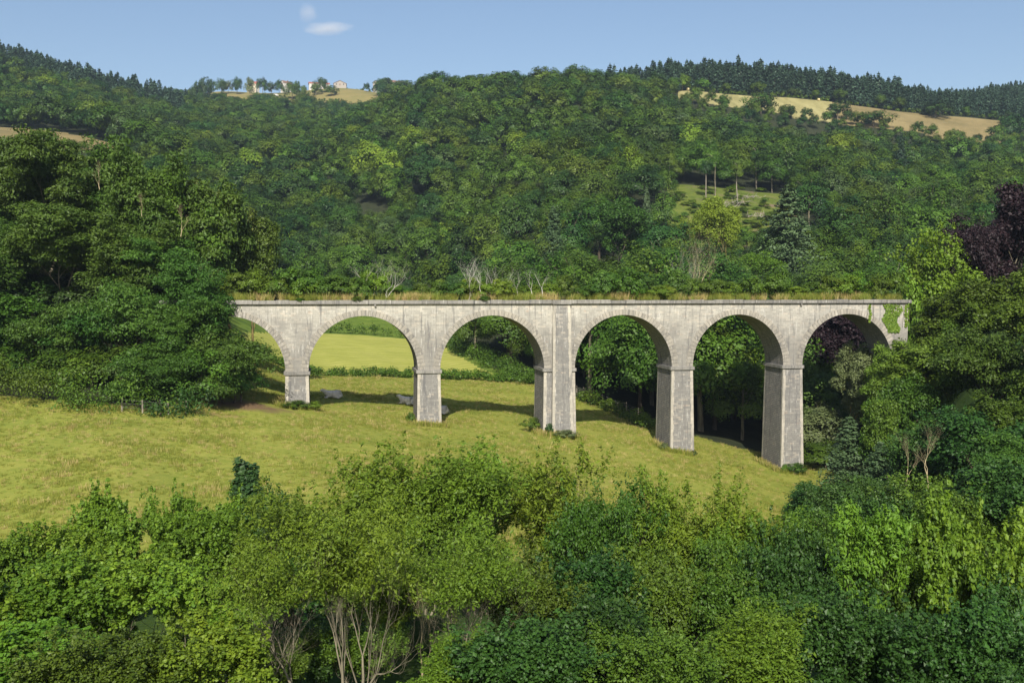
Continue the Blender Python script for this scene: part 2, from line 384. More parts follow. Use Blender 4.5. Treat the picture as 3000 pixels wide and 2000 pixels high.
def mown_extra(nt, v, col):
    w = nt.nodes.new('ShaderNodeTexWave'); w.wave_type = 'BANDS'; w.inputs['Scale'].default_value = .16; w.inputs['Distortion'].default_value = 1.6; w.inputs['Detail'].default_value = 3; w.inputs['Detail Scale'].default_value = .4
    L(nt, mapping(nt, v, (.55, 1, 1), (0, 0, R(26))), w.inputs['Vector'])
    return mixc(nt, math_(nt, 'MULTIPLY', ramp(nt, w.outputs['Fac'], [(.2, 0.0), (.9, 1.0)]), .5), col, (.26, .27, .05))
M_mown = ground_mat('mown_hay', [(.38, (.27, .30, .055)), (.52, (.37, .38, .085)), (.66, (.44, .42, .13))], .2, 6, mown_extra, patch=.4)
M_slope = ground_mat('rough_grass', [(.36, (.06, .105, .016)), (.5, (.115, .175, .026)), (.66, (.20, .24, .04))], .15, 6)
M_bank = ground_mat('bank_undergrowth', [(.36, (.02, .04, .01)), (.5, (.04, .075, .015)), (.66, (.075, .11, .022))], .3, 5)
M_floor = ground_mat('forest_floor', [(.35, (.018, .026, .012)), (.65, (.045, .05, .024))], .3, 4)
M_straw = ground_mat('stubble', [(.38, (.20, .185, .075)), (.50, (.29, .26, .11)), (.62, (.36, .33, .15))], .05, 3, None, (3, .4, 1))
M_dry = ground_mat('dry_pasture', [(.38, (.14, .12, .052)), (.50, (.21, .165, .074)), (.62, (.27, .215, .10))], .05, 3)
M_vill = ground_mat('summer_pasture', [(.36, (.14, .15, .045)), (.52, (.21, .18, .065)), (.66, (.27, .21, .085))], .02, 2)
def clear_extra(nt, v, col):
    return mixc(nt, ramp(nt, noise(nt, v, .12, 5, .65), [(.55, 0.0), (.65, 1.0)]), col, (.17, .13, .085))
M_clear = ground_mat('clearing_ground', [(.36, (.045, .07, .014)), (.5, (.105, .14, .024)), (.66, (.18, .18, .045))], .25, 5, clear_extra)

ys = list(np.arange(-60, 130, 1.1)); d = 1.1
while ys[-1] < 1590: d *= 1.012; ys.append(ys[-1] + d)
ys = np.array(ys); us = np.linspace(-.72, .72, 460)
GX = us[:, None] * np.maximum(ys, 60)[None, :]; GY = np.broadcast_to(ys[None, :], GX.shape); GZ = height(GX, GY)
def ipx(X, Y, Z=None):
    return project(X, Y, height(X, Y) if Z is None else Z)
def hedge_line(px):   # image-space right-hand edge of the mown field
    return np.interp(px, [1290, 1310, 1400, 1560], [960, 1010, 1060, 1132])
def zone(X, Y):
    """0 meadow 1 mown 2 rough slope 3 forest floor 4 stubble 5 dry 6 village 7 clearing 8 left hill field"""
    px, py = ipx(X, Y)
    z = np.full(px.shape, 3)
    edge = np.interp(px, [-900, 0, 300, 470, 560, 700, 1560, 1640, 1700, 1790, 2000, 2320, 2500, 2620, 2700, 3060, 3150, 3900], [101, 105, 101, 101, 118, 166, 166, 160, 152, 150, 139, 134, 118, 90, 68, 64, 46, 46])
    z = np.where(Y < edge, 0, z); z = np.where(Y < 51, 9, z)
    z = np.where((z == 3) & (Y < 140) & (px > 2600), 9, z)
    back = (px > 600) & (px < 1600) & (Y >= 166)
    z = np.where(back & (Y < 312), 2, z)
    z = np.where(back & (Y > 168) & (Y < 258) & (py > hedge_line(px) + 14) & (px > 560), 1, z)
    z = np.where(back & (py < hedge_line(px) - 4) & (px > 1290), 3, z)
    z = np.where((px < 385) & (Y > 415) & (Y < 505 - px * .09) & (Y < 999), 8, z)
    z = np.where((px > 600) & (px < 1110) & (Y > 1000) & (py < 335), 6, z)
    low = np.interp(px, [1950, 1985, 2100, 2400, 2960, 3050], [700, 655, 648, 642, 632, 632])
    f = (px > 1985) & (px < 2945 - (Y - 640) * .2 + 14 * np.sin(Y * .2)) & (Y > low) & (Y < 708)
    z = np.where(f & (px < 2440), 4, z); z = np.where(f & (px >= 2440), 5, z)
    z = np.where((px > 1955) & (px < 2335) & (Y > 312) & (Y < 392), 7, z)
    return z
cxm = (GX[1:, 1:] + GX[:-1, :-1]) / 2; cym = (GY[1:, 1:] + GY[:-1, :-1]) / 2
ZN = zone(cxm, cym)
nU, nY = GX.shape; idx = np.arange(nU * nY).reshape(nU, nY)
quads = np.stack([idx[:-1, :-1], idx[1:, :-1], idx[1:, 1:], idx[:-1, 1:]], -1)
allv = np.stack([GX, GY, GZ], -1).reshape(-1, 3)
for zi, (nm, m) in enumerate([('meadow', M_meadow), ('hay_field', M_mown), ('grass_slope', M_slope), ('hillside', M_floor), ('stubble_field', M_straw), ('dry_field', M_dry), ('village_field', M_vill), ('clearing_ground', M_clear), ('hill_field', M_dry), ('railway_bank', M_bank)]):
    q = quads[ZN == zi]
    if not len(q): continue
    used, inv = np.unique(q, return_inverse=True)
    mb = MB(); mb.add(allv[used], inv.reshape(-1, 4))
    tag(link(nm, mb.mesh(nm, [m], True)), kind='structure')

# ------------------------------------------------------------------ viaduct
TH = R(10); DV = Vector((math.cos(TH), math.sin(TH), 0)); NV = Vector((-math.sin(TH), math.cos(TH), 0))  # along, and away from camera
B0 = at(870, 1088, 112); B0.z = 0
def bu(px):  # distance along the front face where pixel column px meets it (at impost level)
    dx, dy, _ = ray(px, 1087); k = dx / dy
    return (k * B0.y - B0.x) / (DV.x - k * DV.y)
via = thing('viaduct', 'long grey stone viaduct with tall tapered piers and round arches crossing the meadow', 'viaduct', (B0.x, B0.y, 0), TH)
DEP = 5.1; ZT = EYE - 1.46; ZS = EYE - 8.55; ZTOP = EYE - 1.0
ed = {k: bu(v) for k, v in dict(a0=506, p1a=836, p1b=904, p2a=1224, p2b=1290, p3a=1594, p3b=1684, p4a=1968, p4b=2029.5, p5a=2294, p5b=2350, a7=2612).items()}
arches = [(ed['a0'], ed['p1a']), (ed['p1b'], ed['p2a']), (ed['p2b'], ed['p3a']), (ed['p3b'], ed['p4a']), (ed['p4b'], ed['p5a']), (ed['p5b'], ed['a7'])]
piers = [(ed['p1a'], ed['p1b']), (ed['p2a'], ed['p2b']), (ed['p3a'], ed['p3b']), (ed['p4a'], ed['p4b']), (ed['p5a'], ed['p5b'])]
U0, U1 = ed['a0'] - 1.2, bu(2657)
def stone_mat(name, base_lo, base_hi, bw=.42, bh=.15, mort=.012, bstr=.5, bdist=.03, grime=.5, mortar=(.42, .38, .30), warm=True, rough_scale=1.0):
    m, nt = mat(name); uv = N(nt, 'ShaderNodeUVMap', uv_map='UVMap').outputs[0]
    tc = N(nt, 'ShaderNodeTexCoord'); ob = tc.outputs['Object']
    wv = nt.nodes.new('ShaderNodeVectorMath'); wv.operation = 'ADD'
    dn = nt.nodes.new('ShaderNodeTexNoise'); dn.inputs['Scale'].default_value = 1.5; L(nt, uv, dn.inputs['Vector'])
    sc = nt.nodes.new('ShaderNodeVectorMath'); sc.operation = 'SCALE'; sc.inputs['Scale'].default_value = .025; L(nt, dn.outputs['Color'], sc.inputs[0])
    L(nt, uv, wv.inputs[0]); L(nt, sc.outputs[0], wv.inputs[1])
    br = nt.nodes.new('ShaderNodeTexBrick'); L(nt, wv.outputs[0], br.inputs['Vector'])
    br.inputs['Color1'].default_value = (.15, .15, .15, 1); br.inputs['Color2'].default_value = (.95, .95, .95, 1); br.inputs['Mortar'].default_value = (0, 0, 0, 1)
    br.inputs['Scale'].default_value = 1; br.inputs['Mortar Size'].default_value = mort; br.inputs['Brick Width'].default_value = bw; br.inputs['Row Height'].default_value = bh
    br.inputs['Bias'].default_value = 0; br.inputs['Mortar Smooth'].default_value = .3
    n1 = noise(nt, uv, .35, 6, .6); n2 = noise(nt, uv, 3.5, 5, .7); n3 = noise(nt, uv, 18, 3, .6)
    s = math_(nt, 'ADD', math_(nt, 'MULTIPLY', br.outputs['Color'], .33), math_(nt, 'ADD', math_(nt, 'MULTIPLY', n2, .47), math_(nt, 'MULTIPLY', n3, .2)))
    stops = [(.2, base_lo), (.55, tuple((a + b) / 2 for a, b in zip(base_lo, base_hi))), (.85, base_hi)]
    col = ramp(nt, s, stops)
    if warm:   # odd reddish and pale stones
        col = mixc(nt, math_(nt, 'MULTIPLY', ramp(nt, br.outputs['Color'], [(.80, 0.0), (.93, 1.0)]), .35), col, (.52, .44, .34))
        w2 = noise(nt, mapping(nt, uv, (1, 3, 1)), 1.1, 2); col = mixc(nt, math_(nt, 'MULTIPLY', ramp(nt, w2, [(.66, 0.0), (.70, 1.0)]), .4), col, (.45, .28, .19))
    # weathering: the wall is paler near the coping, greyer lower down, with vertical streaks
    sx = nt.nodes.new('ShaderNodeSeparateXYZ'); L(nt, ob, sx.inputs[0])
    hgt = math_(nt, 'ADD', math_(nt, 'MULTIPLY', math_(nt, 'SUBTRACT', ZT, sx.outputs['Z']), .17), math_(nt, 'MULTIPLY', math_(nt, 'SUBTRACT', n1, .5), 1.6))
    g = math_(nt, 'MULTIPLY', ramp(nt, hgt, [(.05, 0.0), (.8, 1.0)]), grime)
    col = mixc(nt, g, col, mixc(nt, .75, col, (.125, .12, .115)))
    st = noise(nt, mapping(nt, uv, (1.6, .13, 1)), 1.4, 5, .65)
    col = mixc(nt, math_(nt, 'MULTIPLY', ramp(nt, st, [(.53, 0.0), (.64, 1.0)]), .68), col, (.105, .105, .108))
    st2 = noise(nt, mapping(nt, uv, (2.6, .35, 1), (0, 0, 0), (7, 3, 0)), 1.7, 6, .75)
    col = mixc(nt, math_(nt, 'MULTIPLY', ramp(nt, st2, [(.56, 0.0), (.66, 1.0)]), .5), col, (.66, .64, .59))
    col = mixc(nt, math_(nt, 'MULTIPLY', br.outputs['Fac'], .7), col, mortar)
    hh = math_(nt, 'ADD', math_(nt, 'MULTIPLY', math_(nt, 'SUBTRACT', 1, br.outputs['Fac']), .6), math_(nt, 'ADD', math_(nt, 'MULTIPLY', n3, .4 * rough_scale), math_(nt, 'MULTIPLY', br.outputs['Color'], .35 * rough_scale)))
    finish(nt, col, .92, bump(nt, hh, bstr, bdist), .15); return m
M_wall = stone_mat('ashlar', (.265, .257, .228), (.60, .57, .487), .58, .22, .016, bstr=.3, grime=.80, mortar=(.27, .255, .22))
M_pier = stone_mat('pier_masonry', (.155, .152, .145), (.39, .375, .335), .56, .22, .018, bstr=.4, grime=.4, mortar=(.18, .172, .155))
M_side = stone_mat('rough_masonry', (.20, .195, .185), (.44, .415, .37), .5, .21, .03, 1.0, .12, .45, (.14, .13, .12), True, 2.0)
M_vouss = stone_mat('voussoir', (.20, .19, .165), (.52, .475, .39), 1.7, 9, .0, .25, .02, .5, (.3, .3, .28), False)
M_cope = stone_mat('coping_stone', (.115, .11, .10), (.36, .345, .31), 1.9, 3, .012, .4, .02, .1, (.06, .055, .05), False)
M_quoin = stone_mat('quoin_stone', (.34, .32, .27), (.66, .60, .49), .9, .45, .008, .3, .02, .35, (.2, .19, .17), False)
M_joint, _nt = mat('dark_mortar'); finish(_nt, (.14, .13, .115), .95)

def uvobj(name, faces, m, parent, smooth=False, label=None, bev=0):
    """faces: list of (verts, uvs); welded by position."""
    key, vs, fs, uvl, mil = {}, [], [], [], []
    for e_ in faces:
        v, u = e_[:2]
        f = []
        for p in v:
            k = (round(p[0], 4), round(p[1], 4), round(p[2], 4))
            if k not in key: key[k] = len(vs); vs.append(p)
            f.append(key[k])
        if len(set(f)) < 3: continue
        fs.append(f); uvl.extend(u); mil.append(e_[2] if len(e_) > 2 else 0)
    me = bpy.data.meshes.new(name); me.from_pydata(vs, [], fs)
    l = me.uv_layers.new(name='UVMap'); l.data.foreach_set('uv', np.array(uvl, np.float32).ravel())
    for m_ in (m if isinstance(m, list) else [m]): me.materials.append(m_)
    me.polygons.foreach_set('material_index', mil); me.update()
    o = link(name, me, parent)
    if smooth:
        for p in me.polygons: p.use_smooth = True
    if label: o['label'] = label
    return o
def quad(fs, P, mode):
    """mode: x -> uv from (y,z), y -> (x,z), z -> (x,y)"""
    g = {'x': lambda p: (p[1] + 3.3, p[2]), 'y': lambda p: (p[0], p[2]), 'z': lambda p: (p[0], p[1])}[mode]
    fs.append((P, [g(p) for p in P]))
def ubox(fs, x0, x1, y0, y1, z0, z1):
    quad(fs, [(x0, y0, z0), (x1, y0, z0), (x1, y0, z1), (x0, y0, z1)], 'y'); quad(fs, [(x1, y1, z0), (x0, y1, z0), (x0, y1, z1), (x1, y1, z1)], 'y')
    quad(fs, [(x0, y1, z0), (x0, y0, z0), (x0, y0, z1), (x0, y1, z1)], 'x'); quad(fs, [(x1, y0, z0), (x1, y1, z0), (x1, y1, z1), (x1, y0, z1)], 'x')
    quad(fs, [(x0, y0, z1), (x1, y0, z1), (x1, y1, z1), (x0, y1, z1)], 'z'); quad(fs, [(x0, y1, z0), (x1, y1, z0), (x1, y0, z0), (x0, y0, z0)], 'z')
RV = 5.87; NA = 48
def arc(a):
    c, h = (a[0] + a[1]) / 2, (a[1] - a[0]) / 2
    return [(c - h * math.cos(math.pi * i / NA), ZS + RV * math.sin(math.pi * i / NA)) for i in range(NA + 1)]
wall = []; ar = [arc(a) for a in arches]
for yy in (0, DEP):
    for a in ar:
        for (x0, z0), (x1, z1) in zip(a[:-1], a[1:]):
            quad(wall, [(x0, yy, z0), (x1, yy, z1), (x1, yy, ZT), (x0, yy, ZT)] if yy == 0 else [(x1, yy, z1), (x0, yy, z0), (x0, yy, ZT), (x1, yy, ZT)], 'y')
    for a, b in piers + [(U0, arches[0][0]), (arches[-1][1], U1)]:
        zz = ZS if (a, b) in piers else ZS - 14
        P = [(a, yy, zz), (b, yy, zz), (b, yy, ZT), (a, yy, ZT)]
        quad(wall, P if yy == 0 else P[::-1], 'y')
for x in (U0, U1): quad(wall, [(x, 0, ZS - 14), (x, DEP, ZS - 14), (x, DEP, ZT), (x, 0, ZT)], 'x')
for x in (arches[0][0], arches[-1][1]): quad(wall, [(x, 0, ZS - 14), (x, DEP, ZS - 14), (x, DEP, ZS), (x, 0, ZS)], 'x')
uvobj('wall', wall, M_wall, via)
for a in ar:
    fs = []; s = 0
    for (x0, z0), (x1, z1) in zip(a[:-1], a[1:]):
        e = math.hypot(x1 - x0, z1 - z0)
        fs.append(([(x0, 0, z0), (x0, DEP, z0), (x1, DEP, z1), (x1, 0, z1)], [(0, s), (DEP, s), (DEP, s + e), (0, s + e)])); s += e
    uvobj('vault', fs, M_side, via, True)
rngb = random.Random(4)
for ai, a in enumerate(arches):   # ring of separate voussoirs standing 3 cm proud
    c, h = (a[0] + a[1]) / 2, (a[1] - a[0]) / 2; fs = []; n = 49
    for yf, yb in ((-.035, .2),):
        for k in range(n):
            t0, t1 = math.pi * k / n + .0034, math.pi * (k + 1) / n - .0034
            tm = (t0 + t1) / 2
            th = .62 + .16 * abs(math.cos(tm)) ** 2 + rngb.uniform(-.015, .015) + (.05 if k % 2 else 0) * abs(math.cos(tm))
            th = min(th, 1.0)
            pr = rngb.uniform(0, .008)
            I = [(c - (h + .004) * math.cos(t), ZS + (RV + .004) * math.sin(t)) for t in (t0, t1)]
            O = [(c - (h + th) * math.cos(t), ZS + (RV + th) * math.sin(t)) for t in (t0, t1)]
            # keep neighbouring rings apart on narrow piers
            lim0 = c - h - ((arches[ai][0] - arches[ai - 1][1]) / 2 - .02 if ai else 9); lim1 = c + h + ((arches[ai + 1][0] - arches[ai][1]) / 2 - .02 if ai < 5 else 9)
            O = [(min(max(x, lim0), lim1), z) for x, z in O]
            P = [I[0], O[0], O[1], I[1]]; off = k * 1.7
            y = yf - pr
            fs.append(([(p[0], y, p[1]) for p in P], [(p[0] + off, p[1]) for p in P]))
            for i in range(4):
                p, q = P[i], P[(i + 1) % 4]
                fs.append(([(q[0], y, q[1]), (p[0], y, p[1]), (p[0], yb, p[1]), (q[0], yb, q[1])], [(off, 0), (off + .3, 0), (off + .3, .3), (off, .3)]))
    for k in range(n):
        P = []
        for t, rr in ((math.pi * k / n, .02), (math.pi * k / n, .60), (math.pi * (k + 1) / n, .60), (math.pi * (k + 1) / n, .02)):
            P.append((c - (h + rr) * math.cos(t), -.022, ZS + (RV + rr) * math.sin(t)))
        fs.append((P, [(0, 0), (0, 1), (1, 1), (1, 0)], 1))
    uvobj('arch_ring', fs, [M_vouss, M_joint], via)
# piers, battered, with imposts and smooth corner stones
for i, (a, b) in enumerate(piers):
    gz = min(H(*((via.matrix_basis @ Vector(((a + b) / 2, v, 0))).xy)) for v in (0, DEP)) - 1.2
    zt = ZS - .37; hh = zt - gz; bt = hh * .017; bf = hh * .021
    wp = Vector((B0.x, B0.y, 0))
    def ring(z, e=0, f=0): 
        t = (zt - z) / hh
        return [(a - bt * t - e, -bf * t - f, z), (b + bt * t + e, -bf * t - f, z), (b + bt * t + e, DEP + bf * t + f, z), (a - bt * t - e, DEP + bf * t + f, z)]
    lo, hi = ring(gz), ring(zt); fs = []
    quad(fs, [lo[0], lo[1], hi[1], hi[0]], 'y'); quad(fs, [lo[2], lo[3], hi[3], hi[2]], 'y')
    s2 = []; quad(s2, [lo[3], lo[0], hi[0], hi[3]], 'x'); quad(s2, [lo[1], lo[2], hi[2], hi[1]], 'x')
    fs += [x + (1,) for x in s2]
    fo = uvobj('pier', fs, [M_pier, M_side], via)
    rq = random.Random(i)
    for sx, (ex, sg) in enumerate(((a, 1), (b, -1))):
        for fy, (ey, sy) in enumerate(((0, 1), (DEP, -1))):
            z = gz; fs = []
            while z < zt - .05:
                z2 = min(zt, z + rq.uniform(.36, .5)); wq = .30 + rq.uniform(-.05, .06); t0, t1 = (zt - z) / hh, (zt - z2 + .008) / hh
                z2b = z2 - .008
                wy = .34 + rq.uniform(-.06, .06)
                def cor(t, zz):
                    x = ex - sg * bt * t - sg * .015; y = ey - sy * bf * t - sy * .015
                    return [(x, y, zz), (x + sg * wq, y, zz), (x + sg * wq, y + sy * .10, zz), (x, y + sy * wy, zz)]
                c0, c1 = cor(t0, z), cor(t1, z2b)
                for k, md in ((0, 'y'), (1, 'x'), (3, 'x')):
                    P = [c0[k], c0[(k + 1) % 4], c1[(k + 1) % 4], c1[k]]
                    quad(fs, P, md)
                quad(fs, c1, 'z'); z = z2
            uvobj('quoin', fs, M_quoin, fo)
    fs = []; ubox(fs, a - .17, b + .17, -.17, DEP + .17, ZS - .37, ZS + .002)
    io = uvobj('impost', fs, M_cope, fo); bv = io.modifiers.new('b', 'BEVEL'); bv.width = .02
# pilaster on the middle pier
pu0, pu1 = bu(1619.5), bu(1668); lo0, lo1 = bu(1614), bu(1677); gz = H(B0.x + DV.x * pu0, B0.y + DV.y * pu0 - 1) - 1.5
fs = []; t, b_ = ZT, gz
lo = [(lo0, -.75, b_), (lo1, -.75, b_), (lo1, .1, b_), (lo0, .1, b_)]; hi = [(pu0, -.32, t), (pu1, -.32, t), (pu1, .1, t), (pu0, .1, t)]
quad(fs, [lo[0], lo[1], hi[1], hi[0]], 'y'); quad(fs, [lo[3], lo[0], hi[0], hi[3]], 'x'); quad(fs, [lo[1], lo[2], hi[2], hi[1]], 'x')
po = uvobj('pilaster', fs, M_pier, via)
for s_, (l_, h_) in ((1, (lo0, pu0)), (-1, (lo1, pu1))):
    fs = []; z = gz; rq = random.Random(9 + s_)
    while z < t - .02:
        z2 = min(t, z + rq.uniform(.3, .45)); w = rq.uniform(.26, .36)
        f0, f1 = (z - gz) / (t - gz), (z2 - .008 - gz) / (t - gz)
        x0, x1 = l_ + (h_ - l_) * f0 - s_ * .012, l_ + (h_ - l_) * f1 - s_ * .012
        y0, y1 = -.75 + .43 * f0 - .013, -.75 + .43 * f1 - .013
        quad(fs, [(x0, y0, z), (x0 + s_ * w, y0, z), (x1 + s_ * w, y1, z2 - .008), (x1, y1, z2 - .008)], 'y')
        quad(fs, [(x0, y0, z), (x0, y0 + .3, z), (x1, y1 + .3, z2 - .008), (x1, y1, z2 - .008)], 'x')
        z = z2
    uvobj('quoin', fs, M_quoin, po)
# coping: long stones with open joints
fs, fb = [], []; u = U0; rq = random.Random(2)
while u < U1 + .25:
    l = rq.uniform(1.0, 1.9); u2 = min(U1 + .3, u + l)
    dz = rq.uniform(-.06, .03); dy = rq.uniform(-.02, .02)
    for y0, y1 in ((-.30 + dy, .42), (DEP - .42, DEP + .30 + dy)):
        x0, x1 = u, u2 - .02
        ff = fs if y0 < 1 else fb
        ubox(ff, x0, x1, y0, y1, ZT + .05, ZTOP + dz)
        ubox(ff, x0, x1, y0 + (.16 if y0 < 1 else 0), y1 - (0 if y0 < 1 else .16), ZT, ZT + .048)
    u = u2
ubox(fs, pu0 - .1, pu1 + .1, -.56, -.33, ZT + .004, ZTOP + .01)
cpb = uvobj('coping', fb, M_cope, via); cpo = uvobj('coping', fs, M_cope, via); bv = cpo.modifiers.new('b', 'BEVEL'); bv.width = .02; bv.segments = 2
fs = []; ubox(fs, U0, U1, .02, DEP - .02, ZT - .6, ZTOP - .02); ob = uvobj('deck', fs, M_floor, via)
# old rainwater outlets just under the coping
for px in (1668, 2343, 1100):
    x = bu(px); fs = []; ubox(fs, x - .09, x + .09, -.34, .1, ZT - .16, ZT - .004); uvobj('drain_spout', fs, M_cope, via)
def bw(u, v, z): return Vector((B0.x, B0.y, 0)) + DV * u + NV * v + Vector((0, 0, z))
# ------------------------------------------------------------------ vegetation meshes
def M_(mb, nm, mats, smooth=False): return mb.mesh(nm, mats, smooth)
FOR = {}      # forest kinds -> list of (crown mesh, trunk mesh), each about 12 m tall and 10 m wide
FARK = {}
tr_meshes = [M_(trunk_mb(50 + i, 8.5, .26), 'forest_trunk', [BARK if i else BARKD]) for i in range(3)]
base_near = [crown_lobes(11 + i, 4.6, 8.8, 2.7, 44, 1.5, 150, .36, .86) for i in range(4)]
base_by = [crown_lobes(21 + i, 4.6, 10.6, .9, 52, 1.4, 250, .27, .86, aspect=.7) for i in range(3)]
base_mid = [crown_lobes(31 + i, 4.7, 8.8, 2.6, 34, 1.65, 84, .54, .86) for i in range(3)]
base_far = [crown_lobes(41 + i, 4.6, 8.6, 2.8, 40, 1.35, 15, 1.25, .75) for i in range(3)]
KINDS = ['sage', 'oak', 'dark', 'olive', 'bright', 'locust', 'silver', 'copper', 'fresh']
for k in KINDS:
    FOR[k] = [M_(b, k + '_crown', [LM[k]]) for b in base_near]
BYK = {k: [M_(b, k + '_crown', [LM[k]]) for b in base_by] for k in ('oak', 'dark', 'locust', 'olive')}
MIDK = {k: [M_(b, k + '_crown', [LM[k]]) for b in base_mid] for k in KINDS}
names_far = ('oak', 'dark', 'olive', 'bright', 'sage')
FARM = {k: [M_(b, k + '_crown', [LM[k]]) for b in base_far] for k in names_far}
con_far = [conifer_mb(60 + i, 18, 4.3, 17, 10, 7, 1.15, .30) for i in range(3)]
CONF = [M_(b, 'conifer_crown', [LM['conifer']]) for b in con_far]
CONT = M_(trunk_mb(70, 15, .2, 0), 'conifer_trunk', [BARKD])
SPR = [M_(conifer_mb(65 + i, 20, 6.2, 30, 13, 26, .55, .22, power=.8), 'spruce_crown', [LM['spruce']]) for i in range(2)]
SPD = [M_(conifer_mb(68, 20, 5.0, 30, 12, 22, .6, .30, power=.9), 'spruce_crown', [LM['conifer']])]

def skel_tree(seed, Ht, spread, stems, levels, r0, leafn, leaf, aspect, rx, rz, kind, bark, ragged=False, droop=0., lowcut=.16, shoots=0, W=None, **kw):
    """trunk mesh and crown mesh grown together, about Ht tall"""
    rng = np.random.default_rng(seed)
    segs, tp, td = skeleton(rng, Ht, spread, stems, levels, r0, **kw)
    mx = max(s[1][2] for s in segs); sc = Ht / mx
    segs = [(a * sc, b * sc, r, q) for a, b, r, q in segs]; tp = tp * sc
    if W:
        kx = (W - rx * .6) / float(np.percentile(np.linalg.norm(tp[:, :2], axis=1), 92)); kv = np.array([kx, kx, 1.])
        segs = [(p * kv, q * kv, r, r2) for p, q, r, r2 in segs]; tp = tp * kv
    t = MB(); tubes(t, segs, 5)
    tm = M_(t, 'trunk', [bark], True)
    if not leafn: return None, tm, Ht, np.abs(tp[:, :2]).max()
    c = MB(); n = max(8, int(leafn / len(tp)))
    low = tp[:, 2] > Ht * lowcut
    tpp, tdd = tp[low], td[low]
    if shoots:
        hi = np.nonzero(tp[:, 2] > Ht * .55)[0]; sel = rng.choice(hi, min(shoots, len(hi)), replace=False); ex = []
        for k_ in sel:
            q = tp[k_].copy(); d_ = unit(np.array([td[k_][0] * .35, td[k_][1] * .35, 1.]) + rng.normal(size=3) * .12)
            for _ in range(int(rng.integers(2, 5))): q = q + d_ * .30; ex.append((q.copy(), d_))
        tpp = np.concatenate([tpp, np.array([e[0] for e in ex])]); tdd = np.concatenate([tdd, np.array([e[1] for e in ex])]); nsh = len(ex)
    else: nsh = 0
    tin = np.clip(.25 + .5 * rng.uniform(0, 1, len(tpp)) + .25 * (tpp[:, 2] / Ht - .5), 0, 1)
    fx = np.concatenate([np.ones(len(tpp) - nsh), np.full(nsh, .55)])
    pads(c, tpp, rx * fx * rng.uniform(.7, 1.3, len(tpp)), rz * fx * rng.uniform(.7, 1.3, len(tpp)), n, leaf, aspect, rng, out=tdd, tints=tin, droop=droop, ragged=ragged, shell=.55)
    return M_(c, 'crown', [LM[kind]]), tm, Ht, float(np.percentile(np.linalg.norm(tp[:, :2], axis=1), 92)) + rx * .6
LOC = [skel_tree(101 + i, 15, .75, 1 if i < 2 else 2, 5, .24, 52000, .26, .5, 1.15, .5, 'locust', BARKD if i else BARK, W=6.2) for i in range(3)]
LOCL = [skel_tree(105 + i, 9, .8, 2, 5, .2, 46000, .25, .5, 1.1, .5, 'locust', BARKD, W=5.6) for i in range(2)]
OAKM = [skel_tree(111 + i, 13, .8, 1, 5, .25, 44000, .27, .7, 1.0, .75, 'oak', BARK, W=5.6) for i in range(2)]
OLVM = [skel_tree(115 + i, 13, .8, 1, 5, .22, 40000, .26, .6, .95, .6, 'lichen', BARKY, W=5.6) for i in range(2)]
DRKM = [skel_tree(118 + i, 8, .8, 2, 5, .18, 34000, .22, .7, .8, .6, 'dark', BARKD, W=4.6) for i in range(2)]
def recol(tup, kind):
    me = tup[0].copy(); me.materials.clear(); me.materials.append(LM[kind]); return (me,) + tup[1:]
COPM, BRTM, SILM, FRSM = recol(OAKM[0], 'copper'), recol(OLVM[0], 'bright'), recol(OLVM[1], 'silver'), recol(OAKM[1], 'fresh')
THIN = skel_tree(121, 14, .55, 2, 5, .2, 16000, .24, .8, .6, .5, 'feather', BARKW, W=3.4)
# trees on the near bank: leaves of real size
NEAR = {
 'maple': [skel_tree(131 + i, 5.8, .50, 4, 5, .065, 38000, .14, .85, .25, .30, 'fresh', BARK, up=.25, shoots=46, W=2.7) for i in range(3)],
 'feather': [skel_tree(141 + i, 7.2, .46, 4, 5, .07, 33000, .15, .45, .27, .32, 'feather', BARK, up=.28, shoots=46, W=2.9) for i in range(3)],
 'feathery': [skel_tree(151 + i, 7.0, .46, 4, 5, .07, 30000, .15, .45, .32, .36, 'feather', BARK, up=.30, shoots=46, W=2.5) for i in range(2)],
 'ivy': [skel_tree(161, 7, .30, 2, 4, .08, 17000, .17, .9, .36, .5, 'ivy', BARKD, up=.5, W=1.0)],
 'thorn': [skel_tree(165 + i, 5.2, .56, 5, 5, .055, 38000, .115, .7, .27, .29, 'oak', BARK, up=.2, shoots=34, W=2.7) for i in range(2)],
 'deep': [skel_tree(171 + i, 5.2, .56, 5, 5, .055, 38000, .13, .8, .27, .30, 'dark', BARKD, up=.2, shoots=34, W=2.7) for i in range(2)],
 'cherry': [skel_tree(175, 6, .52, 2, 5, .08, 26000, .17, .45, .36, .40, 'fresh', BARK, up=.2, droop=.35, W=2.6)],
 'stems': [skel_tree(181 + i, 7.6, .46, 4, 5, .10, 19000, .13, .5, .36, .32, 'feather', BARK, up=.2, wob=.2, lowcut=.56, shoots=20, W=2.9) for i in range(2)],
 'yellowing': [skel_tree(185, 5.8, .50, 4, 5, .065, 38000, .14, .85, .25, .30, 'yellow', BARK, up=.25, shoots=46, W=2.7)],
}
DEAD = [skel_tree(191 + i, 4.5, .5, 2, 3, .075, 0, .1, .5, .3, .3, 'oak', BARKW, up=.25, wob=.28) for i in range(3)]
DEADY = skel_tree(195, 9, .5, 1, 5, .12, 0, .1, .5, .3, .3, 'oak', BARKL, up=.2, wob=.2)
BUSH = {k: [M_(crown_lobes(201 + i, 1.5, 2.2, .05, 30, .46, 100, .17, .7, .6), 'foliage', [LM[k]]) for i in range(3)] for k in ('oak', 'locust', 'olive', 'dark', 'silver', 'fresh', 'feather')}
tb = MB(); tubes(tb, skeleton(np.random.default_rng(3), 2.0, .6, 1, 4, .03)[0], 4); BSTEM = M_(tb, 'stem', [BARK])

